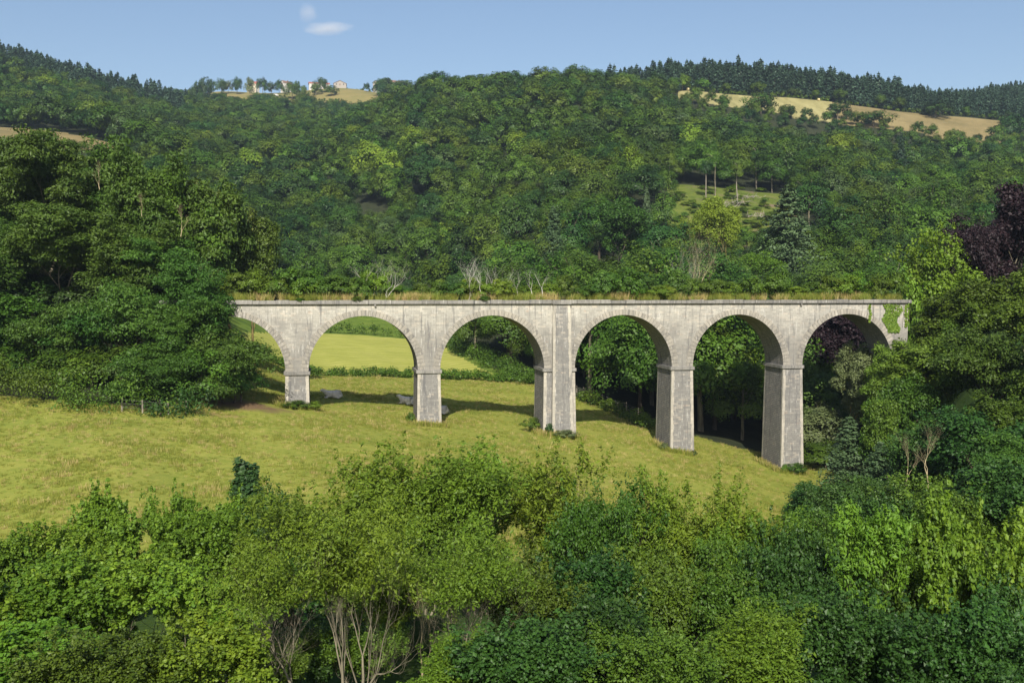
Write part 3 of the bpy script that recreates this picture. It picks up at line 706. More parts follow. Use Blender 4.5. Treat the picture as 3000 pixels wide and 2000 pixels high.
last_children = []
def put(name, label, cat, parts, loc, s, rz=None, group=None):
    t = thing(name, label, cat, loc, random.uniform(0, 6.28) if rz is None else rz, s, group)
    last_children.clear()
    for nm, me in parts:
        if me is not None: last_children.append(link(nm, me, t))
    return t
random.seed(7); rngp = np.random.default_rng(77)
def ftree(px, top, Y, wpx, kind, label, group=None, var=None, name='broadleaf_tree', src=None, near=True, fit=False):
    if fit:
        for Yt in np.arange(Y * .75, Y * 1.6, 2.0):
            p = at(px, top, Yt)
            if p.z - H(p.x, p.y) < 1.3 * wpx * Yt / F: Y = float(Yt); break
    """forest-type tree whose crown top shows at (px, top) and is wpx wide"""
    p = at(px, top, Y); g = H(p.x, p.y); h = max(3, p.z - g); wd = wpx * Y / F
    src = src or (FOR if Y < 400 else MIDK)
    v = random.randrange(len(src[kind])) if var is None else var
    t_ = put(name, label, 'tree', [('crown', src[kind][v]), ('trunk', tr_meshes[v % 3])], (p.x, p.y, g), (wd / 9.8, wd / 9.8, h / 11.9), None, group)
    for o in last_children:
        if o.name.startswith('crown'): o.scale = (1, 1, 1.2); o.location = (0, 0, -2.3)
    return t_
def stree(px, top, Y, wpx, tup, label, group=None, name='broadleaf_tree', cat='tree', minh=2.0, ground=None, rz=None):
    p = at(px, top, Y); g = H(p.x, p.y) if ground is None else ground; h = max(minh, p.z - g); wd = wpx * Y / F
    if any(tup is q for q in LOC) and h < wd * .95: tup = LOCL[int(abs(px)) % 2]
    s = wd / (2 * tup[3])
    return put(name, label, cat, [('crown', tup[0]), ('trunk', tup[1])], (p.x, p.y, g - .1), (s, s, h / tup[2]), rz, group)

# ------------------------------------------------------------------ trees left of the viaduct
G1 = 'tall locust trees crowding the left end of the viaduct'
left = [  # px, top, Y, width, mesh, label
 (-20, 400, 134, 330, LOC[1], 'tallest dark locust tree cut by the left edge of the view'),
 (120, 385, 130, 330, LOC[0], 'tall feathery locust tree topping the left mass below the tan hill field'),
 (262, 402, 132, 320, LOC[2], 'tall locust tree with bare yellow twigs in its top, right of the highest crown'),
 (380, 440, 128, 300, LOC[1], 'tall locust tree standing against the hillside left of the olive crowned trees'),
 (485, 520, 126, 280, OAKM[0], 'rounded dark tree between the tall locusts and the olive crowned trees'),
 (580, 525, 130, 270, OLVM[0], 'olive tinted tree with orange lichened branches behind the left end of the viaduct'),
 (690, 545, 130, 280, OLVM[1], 'olive crowned tree with orange twigs rising behind the first arch'),
 (745, 600, 132, 250, OLVM[0], 'olive tree at the right end of the left tree mass, above the parapet'),
 (40, 640, 121, 330, LOC[2], 'locust tree with layered crown at the left edge, halfway up the tree mass'),
 (200, 600, 122, 330, LOC[0], 'layered locust tree with dark gaps in the middle of the left tree mass'),
 (350, 640, 121, 320, LOC[1], 'layered locust tree in the heart of the left tree mass'),
 (470, 690, 120, 280, LOC[0], 'locust tree with dead yellow limbs left of the parapet end'),
 (540, 735, 112, 270, LOC[2], 'locust tree hiding the left end of the parapet'),
 (20, 860, 112, 300, OAKM[1], 'low dark tree above the brambles at the left edge'),
 (150, 880, 110, 270, LOC[1], 'small locust tree with dark hollow beneath it near the left edge'),
 (290, 850, 111, 300, LOC[2], 'locust tree behind the bramble hedge with layered boughs'),
 (420, 820, 110, 300, LOC[0], 'broad locust tree leaning over the fence posts in the hedge'),
 (545, 870, 109, 250, LOC[1], 'spreading locust tree whose boughs hang over bare brown soil'),
 (672, 950, 108, 255, LOC[2], 'locust tree with boughs reaching in front of the first arch'),
 (480, 1000, 104, 250, LOC[0], 'small locust tree nearest the meadow at the corner of the hedge'),
]
for px, top, Y, wp, tup, lab in left: stree(px, top, Y, wp * 1.12, tup, lab, G1)
for i, (px, top, Y, wp, kd, lab) in enumerate([(-10, 980, 110, 200, 'oak', 'young tree behind the brambles at the very left edge'), (85, 1010, 109, 190, 'oak', 'young bright edged tree behind the tall bramble hedge at left'), (180, 1020, 108, 180, 'locust', 'young tree in the dark hollow of the left tree mass'), (265, 1015, 108, 190, 'oak', 'young tree rising from the middle of the bramble hedge'), (350, 1010, 107, 190, 'locust', 'bluish green young tree above the fence posts'), (430, 1040, 106, 170, 'locust', 'young tree behind the right fence posts in the brambles'), (705, 1040, 109, 150, 'locust', 'low boughs of a young tree in front of the first arch'), (590, 1020, 105, 180, 'oak', 'young tree at the corner above the bare brown soil'), (560, 1010, 112, 210, 'dark', 'dark young tree at the back of the bare brown soil'), (500, 900, 124, 260, 'dark', 'dark tree in front of the hidden left end of the viaduct'), (600, 960, 122, 220, 'dark', 'shaded tree under the first arch hidden among boughs'), (420, 760, 126, 280, 'dark', 'dark tree deep inside the left tree mass'), (250, 760, 126, 300, 'dark', 'dark tree deep inside the left tree mass, nearer the edge'), (90, 780, 126, 300, 'dark', 'shadowed tree deep inside the mass at far left')]):
    ftree(px, top, Y, wp, kd, lab, G1)
for i, (px, top, h) in enumerate([(330, 470, 3.5), (610, 760, 5), (560, 590, 4), (450, 560, 3)]):
    p = at(px, top, 122); put('dead_branches', ['bare forked limbs above the locust crowns at far left', 'bare lichen yellow limbs standing out left of the parapet end', 'orange dead twigs in the olive crowned tree', 'bare twigs poking out of the tall locust trees'][i], 'branch', [('trunk', DEADY[1])], (p.x, 118, p.z - h), (h / 9,) * 3)

# ------------------------------------------------------------------ trees right of and in front of the right end
G2 = 'mixed trees crowding the right end of the viaduct'
OLVR = [recol(q, 'olive') for q in OLVM]
rgt = [
 (2985, 1090, 86, 290, OAKM[0], 'green tree filling the right edge between the locust and the maples'),
 (2600, 1180, 96, 200, OAKM[0], 'dense green tree behind the blue green spruces'),
 (2650, 1010, 117, 210, OLVR[1], 'yellowish green tree covering the foot of the last arch'),
 (2745, 905, 114, 250, OLVR[0], 'olive green tree directly below the right end of the parapet'),
 (2870, 820, 112, 330, OAKM[1], 'tall dark green tree right of the parapet end'),
 (3000, 800, 110, 300, OAKM[0], 'tallest green tree at the right edge, under the purple tree'),
 (2930, 960, 96, 360, LOC[0], 'shadowy locust tree with orange twigs at the right edge'),
 (2770, 1000, 100, 350, OLVR[1], 'olive tree with orange twigs in the middle of the right mass'),
 (2665, 1110, 98, 250, OAKM[1], 'round green tree left of the olive tree in the right mass'),
 (2720, 1240, 84, 300, DRKM[0], 'dark low tree with dead branches in front of the right mass'),
 (2890, 1200, 78, 360, DRKM[1], 'dark shadowy tree at the right edge above the maples'),
 (3020, 1260, 72, 330, LOC[2], 'dark locust tree cut by the right edge above the maples'),
 (2400, 1400, 88, 190, DRKM[1], 'small dark bush like tree at the right end of the meadow'),
 (2510, 1390, 80, 260, DRKM[0], 'dark bushy tree in front of the blue green spruces'),
 (2640, 1400, 70, 260, DRKM[1], 'dark thicket tree left of the dead orange branch'),
]
for px, top, Y, wp, tup, lab in rgt: stree(px, top, Y, wp, tup, lab, G2)
def sprut(px, top, Y, wpx, lab, me=None):
    p = at(px, top, Y); g = H(p.x, p.y); wd = wpx * Y / F
    return put('spruce_tree', lab, 'tree', [('crown', me or SPR[0]), ('trunk', CONT)], (p.x, p.y, g), (wd / 12.4, wd / 12.4, (p.z - g) / 20))
sprut(2490, 1215, 100, 230, 'blue green spruce in front of the last arch, its boughs tipped with light')
sprut(2580, 1290, 92, 210, 'smaller blue green spruce to the right below the last arch', SPR[1])
stree(2470, 1010, 128, 210, SILM, 'tree with pale flowering sprays seen through the last arch', name='flowering_tree')
stree(2500, 915, 146, 330, COPM, 'almost black purple leaved tree filling the last arch', name='purple_tree')
ftree(2400, 1180, 132, 180, 'silver', 'pale sprayed shrubby tree just right of the last pier', name='flowering_tree')
ftree(2420, 1290, 126, 150, 'oak', 'small green tree at the foot of the last pier on its right')
stree(2970, 548, 134, 330, COPM, 'large dark purple beech at the right edge above the green trees', name='purple_beech')
stree(2880, 668, 131, 190, COPM, 'lower part of dark purple beech left of the largest purple crown', name='purple_beech')
stree(2760, 655, 128, 200, THIN, 'light green poplar with bare white branches right of the parapet end', name='poplar_tree')
stree(2700, 700, 130, 190, THIN, 'smaller light green poplar above the right end of the parapet', name='poplar_tree')
ftree(2660, 800, 128, 160, 'fresh', 'bright green sapling standing right at the parapet end')
for px, py, h, lab in ((2720, 1320, 4.5, 'dead orange branch sticking up among the dark trees at right'), (2655, 1330, 3.5, 'tangle of dead orange twigs left of the forked dead branch')):
    p = at(px, py, 66); put('dead_branches', lab, 'branch', [('trunk', DEADY[1])], (p.x, 66, p.z - h * .5), (h / 9,) * 3)

# ------------------------------------------------------------------ near bank
fg = [
 (900, 1790, 31, 240, 'deep', 'undergrowth bush behind the left pale bare stems'),
 (1060, 1800, 31, 240, 'thorn', 'undergrowth bush behind the right pale bare stems'),
 (780, 1850, 29, 220, 'thorn', 'undergrowth bush at the foot of the leftmost bare stems'),
 (900, 1620, 40, 330, 'deep', 'shaded bush far behind the pale bare stems'), (1120, 1600, 40, 330, 'thorn', 'shaded thorn bush behind the largest bare stemmed tree'),
 (2960, 1340, 60, 330, 'deep', 'dark tangled bush filling the right edge above the bright maple'),
 (2800, 1390, 60, 300, 'thorn', 'dark fine leaved bush above the sunlit maple'),
 (2450, 1480, 60, 240, 'thorn', 'thorn bush at the lower right end of the meadow'),
 (2620, 1440, 60, 260, 'deep', 'dark bush above the cherry tree'),
 (40, 1545, 40, 240, 'maple', 'leafy maple sapling at the left edge of the near bank'),
 (200, 1530, 42, 260, 'maple', 'green maple with soft top left of the tallest maple shoots'),
 (345, 1445, 44, 240, 'maple', 'maple with two pointed leafy shoots against the meadow'),
 (500, 1430, 45, 170, 'maple', 'thin maple shoot standing alone against the meadow left of the ivy column'),
 (600, 1500, 43, 250, 'maple', 'low maple just left of the ivy covered sapling'),
 (700, 1362, 47, 130, 'ivy', 'dark ivy covered sapling standing up like a column against the meadow'),
 (650, 1455, 46, 170, 'maple', 'maple shoots leaning against the left side of the ivy column'),
 (770, 1398, 47, 200, 'deep', 'lower dark ivy clad shrub right of the ivy column'),
 (870, 1395, 43, 330, 'feather', 'feathery olive green tree right of the ivy column'),
 (1040, 1290, 45, 380, 'feather', 'tall feathery tree, left one of the three highest near tops'),
 (1230, 1310, 46, 330, 'feathery', 'bright feathery tree in the middle of the near bank'),
 (1400, 1295, 47, 320, 'feather', 'feathery tree below the second arch, between the bright one and the leaning one'),
 (1560, 1278, 48, 330, 'feather', 'highest feathery tree, just below the pier with the pilaster'),
 (1730, 1400, 44, 260, 'thorn', 'dark thorn shrub right of the highest feathery tree'),
 (1850, 1365, 45, 230, 'feathery', 'light feathery sapling below the tallest gap between two right piers'),
 (2060, 1390, 44, 330, 'feather', 'dense feathery tree below the two right piers'),
 (2210, 1480, 43, 260, 'feather', 'lower feathery tree at the right end of the feathery row'),
 (2360, 1530, 42, 250, 'deep', 'dark leafy shrub between the feathery row and the cherry tree'),
 (0, 1680, 32, 330, 'maple', 'maple bush filling the left edge of the near bank'),
 (190, 1640, 33, 330, 'maple', 'large maple bush in the lower left, right of the edge one'),
 (400, 1610, 34, 330, 'yellowing', 'maple with yellow green young leaves at lower left'),
 (590, 1650, 33, 300, 'yellowing', 'maple dotted with yellow leaves left of the grey bare stems'),
 (850, 1490, 28, 340, 'stems', 'many stemmed grey tree with thin foliage right of the yellow dotted maple'),
 (1040, 1440, 29, 380, 'stems', 'sparse tree with pale grey stems showing, largest of the bare stemmed ones'),
 (1180, 1540, 35, 330, 'feather', 'feathery tree right of the pale bare stems'),
 (1330, 1480, 30, 340, 'stems', 'sparse tree with slanting brown stems in the lower middle'),
 (1560, 1600, 34, 320, 'thorn', 'fine leaved thorn bush in the lower middle'),
 (1760, 1590, 35, 330, 'deep', 'deep green bush below the dark thorn shrub'),
 (1960, 1600, 35, 330, 'thorn', 'fine leaved dull green bush below the dense feathery tree'),
 (2160, 1610, 35, 320, 'thorn', 'fine leaved bush with reddish twigs left of the cherry tree'),
 (2340, 1600, 35, 280, 'deep', 'deep green bush directly left of the cherry tree'),
 (2540, 1490, 38, 300, 'cherry', 'cherry tree with long drooping leaves at lower right'),
 (2680, 1530, 39, 250, 'thorn', 'small bush between the cherry tree and the lit maples'),
 (2790, 1490, 38, 290, 'maple', 'maple with sunlit top right of the cherry tree'),
 (2940, 1490, 37, 300, 'yellowing', 'brightest yellow green maple at the right edge of the near bank'),
 (3060, 1600, 35, 260, 'deep', 'dark bush cut by the right edge under the bright maple'),
 (80, 1830, 25, 420, 'maple', 'maple bush in the bottom left corner'),
 (330, 1810, 25, 400, 'thorn', 'thorn bush along the bottom edge, second from the left corner'),
 (590, 1800, 26, 340, 'yellowing', 'yellow green maple at the bottom edge left of the bare stems'),
 (1280, 1830, 26, 300, 'feather', 'feathery bush at the bottom edge right of the bare stems'),
 (1480, 1810, 25, 380, 'deep', 'deep green bush at the bottom edge in the middle'),
 (1700, 1730, 27, 360, 'deep', 'dark bush right of the deep green one at the bottom, middle right'),
 (1950, 1800, 26, 380, 'thorn', 'dull fine leaved bush at the bottom, right of the dark maple bush'),
 (2180, 1790, 26, 350, 'feathery', 'bright feathery shrub at the bottom edge below the thorn bushes'),
 (2420, 1730, 28, 360, 'deep', 'deep green bush below the cherry tree'),
 (2640, 1750, 28, 360, 'deep', 'deep green leafy bush at the bottom below the sunlit maple'),
 (2880, 1730, 28, 380, 'deep', 'dark leafy mass below the brightest maple at lower right'),
 (3050, 1850, 25, 330, 'deep', 'dark bush in the bottom right corner'),
]
cnt = {}
for px, top, Y, wp, kd, lab in fg:
    cnt[kd] = cnt.get(kd, -1) + 1
    tup = NEAR[kd][cnt[kd] % len(NEAR[kd])]
    nm = {'maple': 'maple_tree', 'yellowing': 'maple_tree', 'ivy': 'ivy_clad_sapling', 'cherry': 'cherry_tree', 'stems': 'bare_stemmed_tree', 'thorn': 'thorn_bush', 'deep': 'leafy_bush'}.get(kd, 'locust_tree')
    stree(px, top, Y, wp * 1.12, tup, lab, None, nm, 'bush' if 'bush' in nm else 'tree')
for px, top, Y, h, lab in ((1690, 1350, 47, 2.6, 'thin orange bare twigs standing against the meadow right of the highest feathery tree'), (1230, 1640, 33, 4, 'slanting pale dead limbs inside the feathery trees')):
    p = at(px, top, Y); put('bare_twigs', lab, 'branch', [('trunk', DEADY[1])], (p.x, p.y, p.z - h), (h / 9 * .8, h / 9 * .8, h / 9))

# ------------------------------------------------------------------ plants on the deck and against the piers
deck_n = 0
dk = []
u = bu(690)
rb = random.Random(5)
while u < bu(2640):
    px = project(*bw(u, 2, ZTOP))[0]
    if px < 1150: hgt, gap, kd = rb.uniform(1.9, 3.3), 1.3, rb.choice(['feather', 'oak', 'olive', 'olive'])
    elif px < 1500: hgt, gap, kd = rb.uniform(1.0, 2.5), 2.0, rb.choice(['locust', 'feather', 'olive'])
    elif px < 2000: hgt, gap, kd = rb.uniform(1.2, 3.2), 1.8, rb.choice(['locust', 'feather', 'oak'])
    else: hgt, gap, kd = rb.uniform(1.1, 3.3), 1.8, rb.choice(['feather', 'oak', 'olive', 'fresh'])
    dk.append((u, rb.uniform(1.5, 4.4), hgt, kd)); u += gap * rb.uniform(.55, 1.25)
wordw = {'oak': 'mid green', 'olive': 'olive green', 'dark': 'dark green', 'locust': 'feathery green', 'feather': 'yellowish green', 'fresh': 'bright green'}
for i, (u, v, hgt, kd) in enumerate(dk):
    px = project(*bw(u, v, ZTOP))[0]
    bay = ['first arch', 'second arch', 'third arch', 'middle pier', 'fourth arch', 'fifth arch', 'sixth arch'][int(np.searchsorted([890, 1260, 1600, 1680, 2000, 2320], px))]
    p = bw(u, v, ZTOP - .05); hgt *= 1.15; w_ = rb.uniform(.8, 1.25) * (hgt / 2.2) ** .5
    put('deck_bush', f'{wordw[kd]} self sown bush, {"tall" if hgt > 2.4 else "low" if hgt < 1.7 else "middling"}, on the viaduct deck over the {bay}', 'bush', [('foliage', BUSH[kd][i % 3]), ('stem', BSTEM)], p, (w_, w_, hgt / 2.4), None, 'bushes growing along the top of the viaduct')
for px, top, s, lab in ((1048, 845, .5, 'twiggy bush spilling over the coping above the second arch'), (1420, 862, .55, 'green bush hanging over the coping above the third arch'), (880, 858, .4, 'scrubby twigs spilling over the coping above the first pier')):
    p = bw(bu(px), -.1, ZTOP - .25); put('overhanging_bush', lab, 'bush', [('foliage', BUSH['oak'][0]), ('stem', BSTEM)], p, (s, s * .8, s * .6))
for i, (px, top, lab) in enumerate([(1078, 745, 'tallest bleached dead tree on the deck, above the second arch'), (1125, 752, 'bleached dead tree forked at the top, right of the tallest dead one'), (1372, 738, 'bleached crooked dead tree above the third arch, left of its pair'), (1402, 748, 'bleached dead tree with twisted crown above the third arch'), (1462, 760, 'thin upright dead stem above the third arch'), (1520, 775, 'low wide bleached dead branches left of the middle pier'), (1590, 770, 'thin pale dead stem over the middle pier')]):
    v = 5.6; b = bw(bu(px), 2.2, ZTOP); Yb = b.y; tp_ = at(px, top, Yb); h = tp_.z - ZTOP
    put('dead_tree', lab, 'tree', [('trunk', DEAD[i % 3][1])], b, (h / 4.5, h / 4.5, h / 4.5), None, 'bleached dead trees above the parapet')
def foot(px, py, w_, h_, kd, lab, v=-.6, name='ground_bush'):
    p = bw(bu(px), v, 0); g = H(p.x, p.y)
    put(name, lab, 'bush', [('foliage', BUSH[kd][1])], (p.x, p.y, g - .05), (w_ / 3, w_ / 3, h_ / 2.2))
foot(868, 1190, 2.6, .9, 'oak', 'nettles and leaves around the foot of the first pier')
foot(920, 1190, 1.5, 1.0, 'fresh', 'bright leafy clump right of the foot of the first pier')
foot(1205, 1225, 1.0, 1.2, 'oak', 'small leafy bush at the left side of the second pier', .5)
foot(1565, 1250, 2.2, 1.5, 'oak', 'leafy climber clump at the left foot of the middle pier', 1.6)
foot(1607, 1270, .9, 1.3, 'dark', 'dark leaves in the corner beside the pilaster')
foot(1650, 1272, 2.4, .9, 'silver', 'pale weeds at the foot of the pilaster', -1.3)
foot(1955, 1300, 1.4, .8, 'silver', 'thin grey weeds along the left side of the fourth pier', .4)
foot(2028, 1320, .8, .7, 'dark', 'small dark plant at the right corner of the fourth pier')
foot(2330, 1380, 2.2, 1.3, 'oak', 'ivy and leaves at the foot of the fifth pier')
foot(2300, 1385, 1.1, 1.0, 'fresh', 'bright leaves at the left corner of the fifth pier')
# vines on the right end of the wall
rv = np.random.default_rng(8)
def vine(px0, px1, z0, z1, n, lab):
    c = []
    for _ in range(n // 2):
        t = rv.uniform(0, 1) ** .8; u = bu(px0) + (bu(px1) - bu(px0)) * (.5 + (rv.uniform(0, 1) - .5) * (1 - .35 * t) + .12 * math.sin(t * 9 + px0))
        c.append(bw(u, -.09 + rv.uniform(-.05, .04), z0 + (z1 - z0) * t))
    c = np.array([tuple(x) for x in c]); n = len(c); nn = unit(np.tile(np.array([-NV.x, -NV.y, .4]), (n, 1)) + rv.normal(size=(n, 3)) * .5)
    mb = MB(); leaves(mb, c, nn, .17, .85, rv, rv.uniform(0, 1, n), 0, .3, False)
    c2 = c[::25]; segs = [(np.array(tuple(bw(bu((px0 + px1) / 2) + i * .2, -.05, z1))), np.array(tuple(bw(bu((px0 + px1) / 2) + i * .2 + .1, -.05, z0))), .02, .015) for i in (-2, 0, 2)]
    t_ = thing('climbing_vine', lab, 'vine'); link('foliage', mb.mesh('foliage', [LM['vine']]), t_); ms = MB(); tubes(ms, segs, 4); link('stem', ms.mesh('stem', [BARKD]), t_)
vine(2582, 2636, ZT - .02, ZT - 3.4, 2600, 'broad sheet of yellow green vine on the wall beside the last arch')
vine(2541, 2549, ZT - .02, ZT - 2.2, 260, 'thin strand of yellow green vine hanging over the last arch ring')
vine(2646, 2656, ZT - .05, ZT - 2.8, 320, 'narrow strand of vine at the very end of the wall')

# ------------------------------------------------------------------ hedges, fences
def hedge(name, pts, wid, hgt, kd, lab, leaf=.24, per=130, step=.8, ragged=True):
    """pts are world (x, y) points on the ground"""
    rg = np.random.default_rng(abs(hash(name)) % 1000 + int(pts[0][0] * 7) % 977 if False else int(abs(pts[0][0] * 13 + pts[0][1] * 7)) % 9999)
    c, rs = [], []
    for a, b in zip(pts[:-1], pts[1:]):
        a = np.array(a[:2]); b = np.array(b[:2]); n = max(1, int(np.linalg.norm(b - a) / step))
        for i in range(n):
            p = a + (b - a) * (i + rg.uniform()) / n
            for k in range(2):
                q = p + rg.uniform(-.5, .5, 2) * wid; hh = hgt * rg.uniform(.45, 1.1)
                r = min(hgt, wid) * .45 * rg.uniform(.7, 1.2)
                c.append((q[0], q[1], H(*q) + max(r * .4, hh - r))); rs.append(r)
                if hh > r * 2.2: c.append((q[0], q[1], H(*q) + hh * .4)); rs.append(r)
    mb = MB(); pads(mb, np.array(c), np.array(rs), np.array(rs) * .85, per, leaf, .7, rg, ragged=ragged, shell=.5)
    o = thing(name, lab, 'hedge', (0, 0, 0)); link('foliage', mb.mesh('foliage', [LM[kd]]), o)
def gp(l, **k): return [ground_at(*p, **k) for p in l]
hedge('bramble_hedge', gp([(-60, 1160), (60, 1168), (170, 1185)]), 5, 4.6, 'oak', 'tall bramble hedge below the trees at the left edge of the meadow')
hedge('bramble_hedge', gp([(170, 1185), (300, 1205), (440, 1214)]), 5, 4.4, 'oak', 'bramble hedge in the middle of the left meadow edge')
hedge('bramble_hedge', gp([(440, 1214), (520, 1216), (590, 1206)]), 3.5, 3.0, 'dark', 'bramble hedge end with posts, left of the bare brown soil')
def line(px0, px1, Y0, Y1, n=5):
    out = []
    for i in range(n):
        t = i / (n - 1); Y = Y0 + (Y1 - Y0) * t; dx, dy, _ = ray(px0 + (px1 - px0) * t, 1090); out.append((dx / dy * Y, Y))
    return out
hedge('field_hedge', line(700, 1215, 165.5, 166), 1.8, 1.7, 'olive', 'long clipped hedge between grazed meadow and mown field, left of the second pier', .24, 90, .33)
hedge('field_hedge', line(1225, 1590, 166, 163), 2.2, 1.9, 'olive', 'ragged hedge continuing right of the second pier to the middle pier', .24, 90, .36)
hedge('field_hedge', line(640, 1230, 263, 262), 3.5, 3.2, 'oak', 'dark bushy hedge along the top of the mown field', .4, 60, 1.4)
hedge('slope_hedge', gp([(1296, 1004), (1370, 1035), (1450, 1075), (1560, 1128)], y0=150), 4, 3, 'oak', 'rough hedge running down the right side of the mown field under dark trees', .35, 70, 1)
hedge('slope_hedge', line(860, 1330, 300, 306), 8, 5, 'oak', 'bushy green bank above the mown field, seen in the second arch', .5, 60, 2.2)
hedge('slope_hedge', gp([(1700, 1172), (1780, 1200), (1850, 1232), (1900, 1262)], y0=125), 3, 2.2, 'oak', 'low bushes along the wood edge right of the middle pier', .3, 90, .9)
hedge('ridge_hedge', line(2010, 2440, 711, 713), 4, 3.5, 'olive', 'green bank between the stubble field and the dark conifers', 1.0, 40, 3)
hedge('ridge_hedge', line(2440, 2960, 713, 713), 4, 3.0, 'oak', 'dark hedge along the top of the tan pasture below the conifers', 1.0, 40, 3)
hedge('village_hedge', line(745, 1000, 1106, 1060), 3, 2.5, 'oak', 'low hedge crossing the village pasture', 1.0, 30, 4)
hedge('village_hedge', line(1005, 1120, 1165, 1160), 5, 4, 'oak', 'long hedge on the skyline right of the barn', 1.2, 30, 4)
M_post = bark_mat('weathered_wood', (.17, .15, .12), (.34, .30, .24)); mw, ntw = mat('wire'); finish(ntw, (.25, .24, .23), .5)
def fence(px_list, y0, lab):
    t_ = thing('wire_fence', lab, 'fence'); pts = [ground_at(px, py, y0=y0) for px, py in px_list]
    for p in pts:
        mb = MB(); h = random.uniform(1.15, 1.4); tubes(mb, [(np.array([0, 0, -.3]), np.array([random.uniform(-.06, .06), 0, h]), .085, .07)], 7)
        mb.add([(-.05, -.05, h), (.05, -.05, h), (.05, .05, h), (-.05, .05, h)], [(0, 1, 2, 3)]); link('post', mb.mesh('post', [M_post]), t_, p)
    for hz in (.4, .8, 1.1):
        mb = MB(); tubes(mb, [(np.array(a) + [0, 0, hz], np.array(b) + [0, 0, hz], .012, .012) for a, b in zip(pts[:-1], pts[1:])], 3); link('wire', mb.mesh('wire', [mw]), t_)
fence([(357, 1208), (418, 1212), (470, 1214), (494, 1215), (545, 1211)], 60, 'old posts of wire fence standing in the brambles at the meadow edge')
fence([(1690, 1156), (1708, 1162), (1723, 1164), (1766, 1182), (1809, 1200), (1835, 1206), (1870, 1225)], 125, 'pale posts of wire fence along the wood right of the middle pier')

# ------------------------------------------------------------------ the wooded hillside
fp = []
def in_special(px, py, Y):
    return False
Y = 54.0
while Y < 1130:
    sp_ = 6.4 if Y < 200 else 9.8 if Y < 420 else 10.4 if Y < 700 else 11
    half = .74 * Y + 15
    for x in np.arange(-half, half, sp_):
        jx, jy = x + rngp.uniform(-.42, .42) * sp_, Y + rngp.uniform(-.42, .42) * sp_
        fp.append((jx, jy))
    Y += sp_ * .92
fp = np.array(fp); fz = height(fp[:, 0], fp[:, 1]); fpx, fpy = project(fp[:, 0], fp[:, 1], fz); fzn = zone(fp[:, 0], fp[:, 1])
keep = ((fzn == 3) | ((fzn == 9) & (fp[:, 1] > 60))) & (fpx > -520) & (fpx < 3560) & ((fp[:, 1] > 128) | ((fpx > 3330) & (fp[:, 1] > 72)))
keep &= ~((fp[:, 1] < 205) & (fpx < 1285) & (fpx > 900))
keep &= ~((fp[:, 1] < 150) & (fpx < 700))
keep &= ~((fp[:, 1] < 300) & (fpx >= 560) & (fpx < 900))
keep &= ~((fpx > 1300) & (fpx < 1600) & (fp[:, 1] < 182))
keep &= ~((fp[:, 1] < 141) & (fpx < 2900)) & ~((fpx > 2600) & (fpx < 3140) & (fp[:, 1] < 250))
con = ((fpx < 548) & (fp[:, 1] > 790) & (fp[:, 1] < 880)) | ((fpx > 1985) & (fp[:, 1] > 714) & (fp[:, 1] < 800)) | ((fpx > 2660) & (fp[:, 1] > 714)) | ((fpx > 1775) & (fpx < 1990) & (fp[:, 1] > 690) & (fp[:, 1] < 770))
keep &= ~((fp[:, 1] > 900) & (fpx > 2000) & (fpx < 2660)); keep &= ~((fp[:, 1] > 735) & (fpx > 1200) & (fpx < 1775))
keep &= ~((fp[:, 1] > 905) & (fpx < 500)) & ~((fp[:, 1] > 1160)) & ~((fp[:, 1] > 1075) & (fpx > 600) & (fpx < 1110))
keep &= ~(con & (fpx > 0))
dec = fp[keep]; dpx, dpy, dz = fpx[keep], fpy[keep], fz[keep]
# named trees of the slope keep their room
SPEC = [
 (1945, 560, 335, 85, 'oak', 'mid green tree at the upper left corner of the clearing'),  # px, top, Y, width, kind, label
 (1842, 425, 345, 95, 'bright', 'slim yellow green tree left of the clearing, brightest on the middle slope'),
 (1805, 590, 262, 210, 'locust', 'broad round fresh green tree above the parapet left of the pale trunks'),
 (2140, 585, 250, 170, 'bright', 'yellow green tree just left of the big grey green spruce'),
 (2080, 600, 262, 150, 'bright', 'yellow green tree behind the leaning bare limbs'),
 (2200, 740, 235, 140, 'fresh', 'bright green small tree below the big grey green spruce'),
 (730, 436, 420, 80, 'bright', 'rounded bright green tree on the slope right of the left tree mass'),
 (545, 428, 440, 55, 'bright', 'small bright green crown above the tall locusts'),
 (1085, 412, 430, 90, 'bright', 'bright green round crown, left of the pair on the central slope'),
 (1140, 435, 425, 80, 'bright', 'bright green round crown, right of the pair on the central slope'),
 (1215, 370, 480, 70, 'bright', 'lime green crown high on the central slope'),
 (1520, 385, 470, 60, 'bright', 'lime green crown right of the middle of the high slope'),
 (1905, 255, 560, 0, 'bright', None),
 (2025, 365, 470, 70, 'bright', 'yellow green crown below the stubble field'),
 (2205, 425, 400, 42, 'bright', 'small lime crown on a tall bare trunk above the clearing'),
 (862, 360, 560, 40, 'copper', 'lone dark purple crown high on the left slope'),
 (700, 790, 300, 0, 'bright', None),
 (1330, 650, 330, 90, 'bright', 'yellowish crown in the middle of the slope left of the grey spruce'),
]
for px, top, Yt, wp, kd, lab in SPEC:
    if wp and Yt < 270: stree(px, top, Yt, wp, {'oak': OAKM[0], 'bright': BRTM, 'fresh': FRSM, 'locust': recol(OAKM[1], 'locust')}[kd], lab)
    elif wp: ftree(px, top, Yt, wp * 1.15, kd, lab, fit=True)
sprut(2310, 535, 243, 245, 'big grey green spruce rising over the parapet right of the clearing')
sprut(1622, 600, 268, 120, 'thin grey green spruce with visible stem over the middle pier', SPR[1])
sprut(2642, 385, 455, 75, 'blue green spruce among broadleaf trees under the tan pasture', SPD[0])
sprut(1895, 545, 300, 60, 'small dull spruce left of the clearing', SPR[1])
ok_ = np.ones(len(dec), bool)
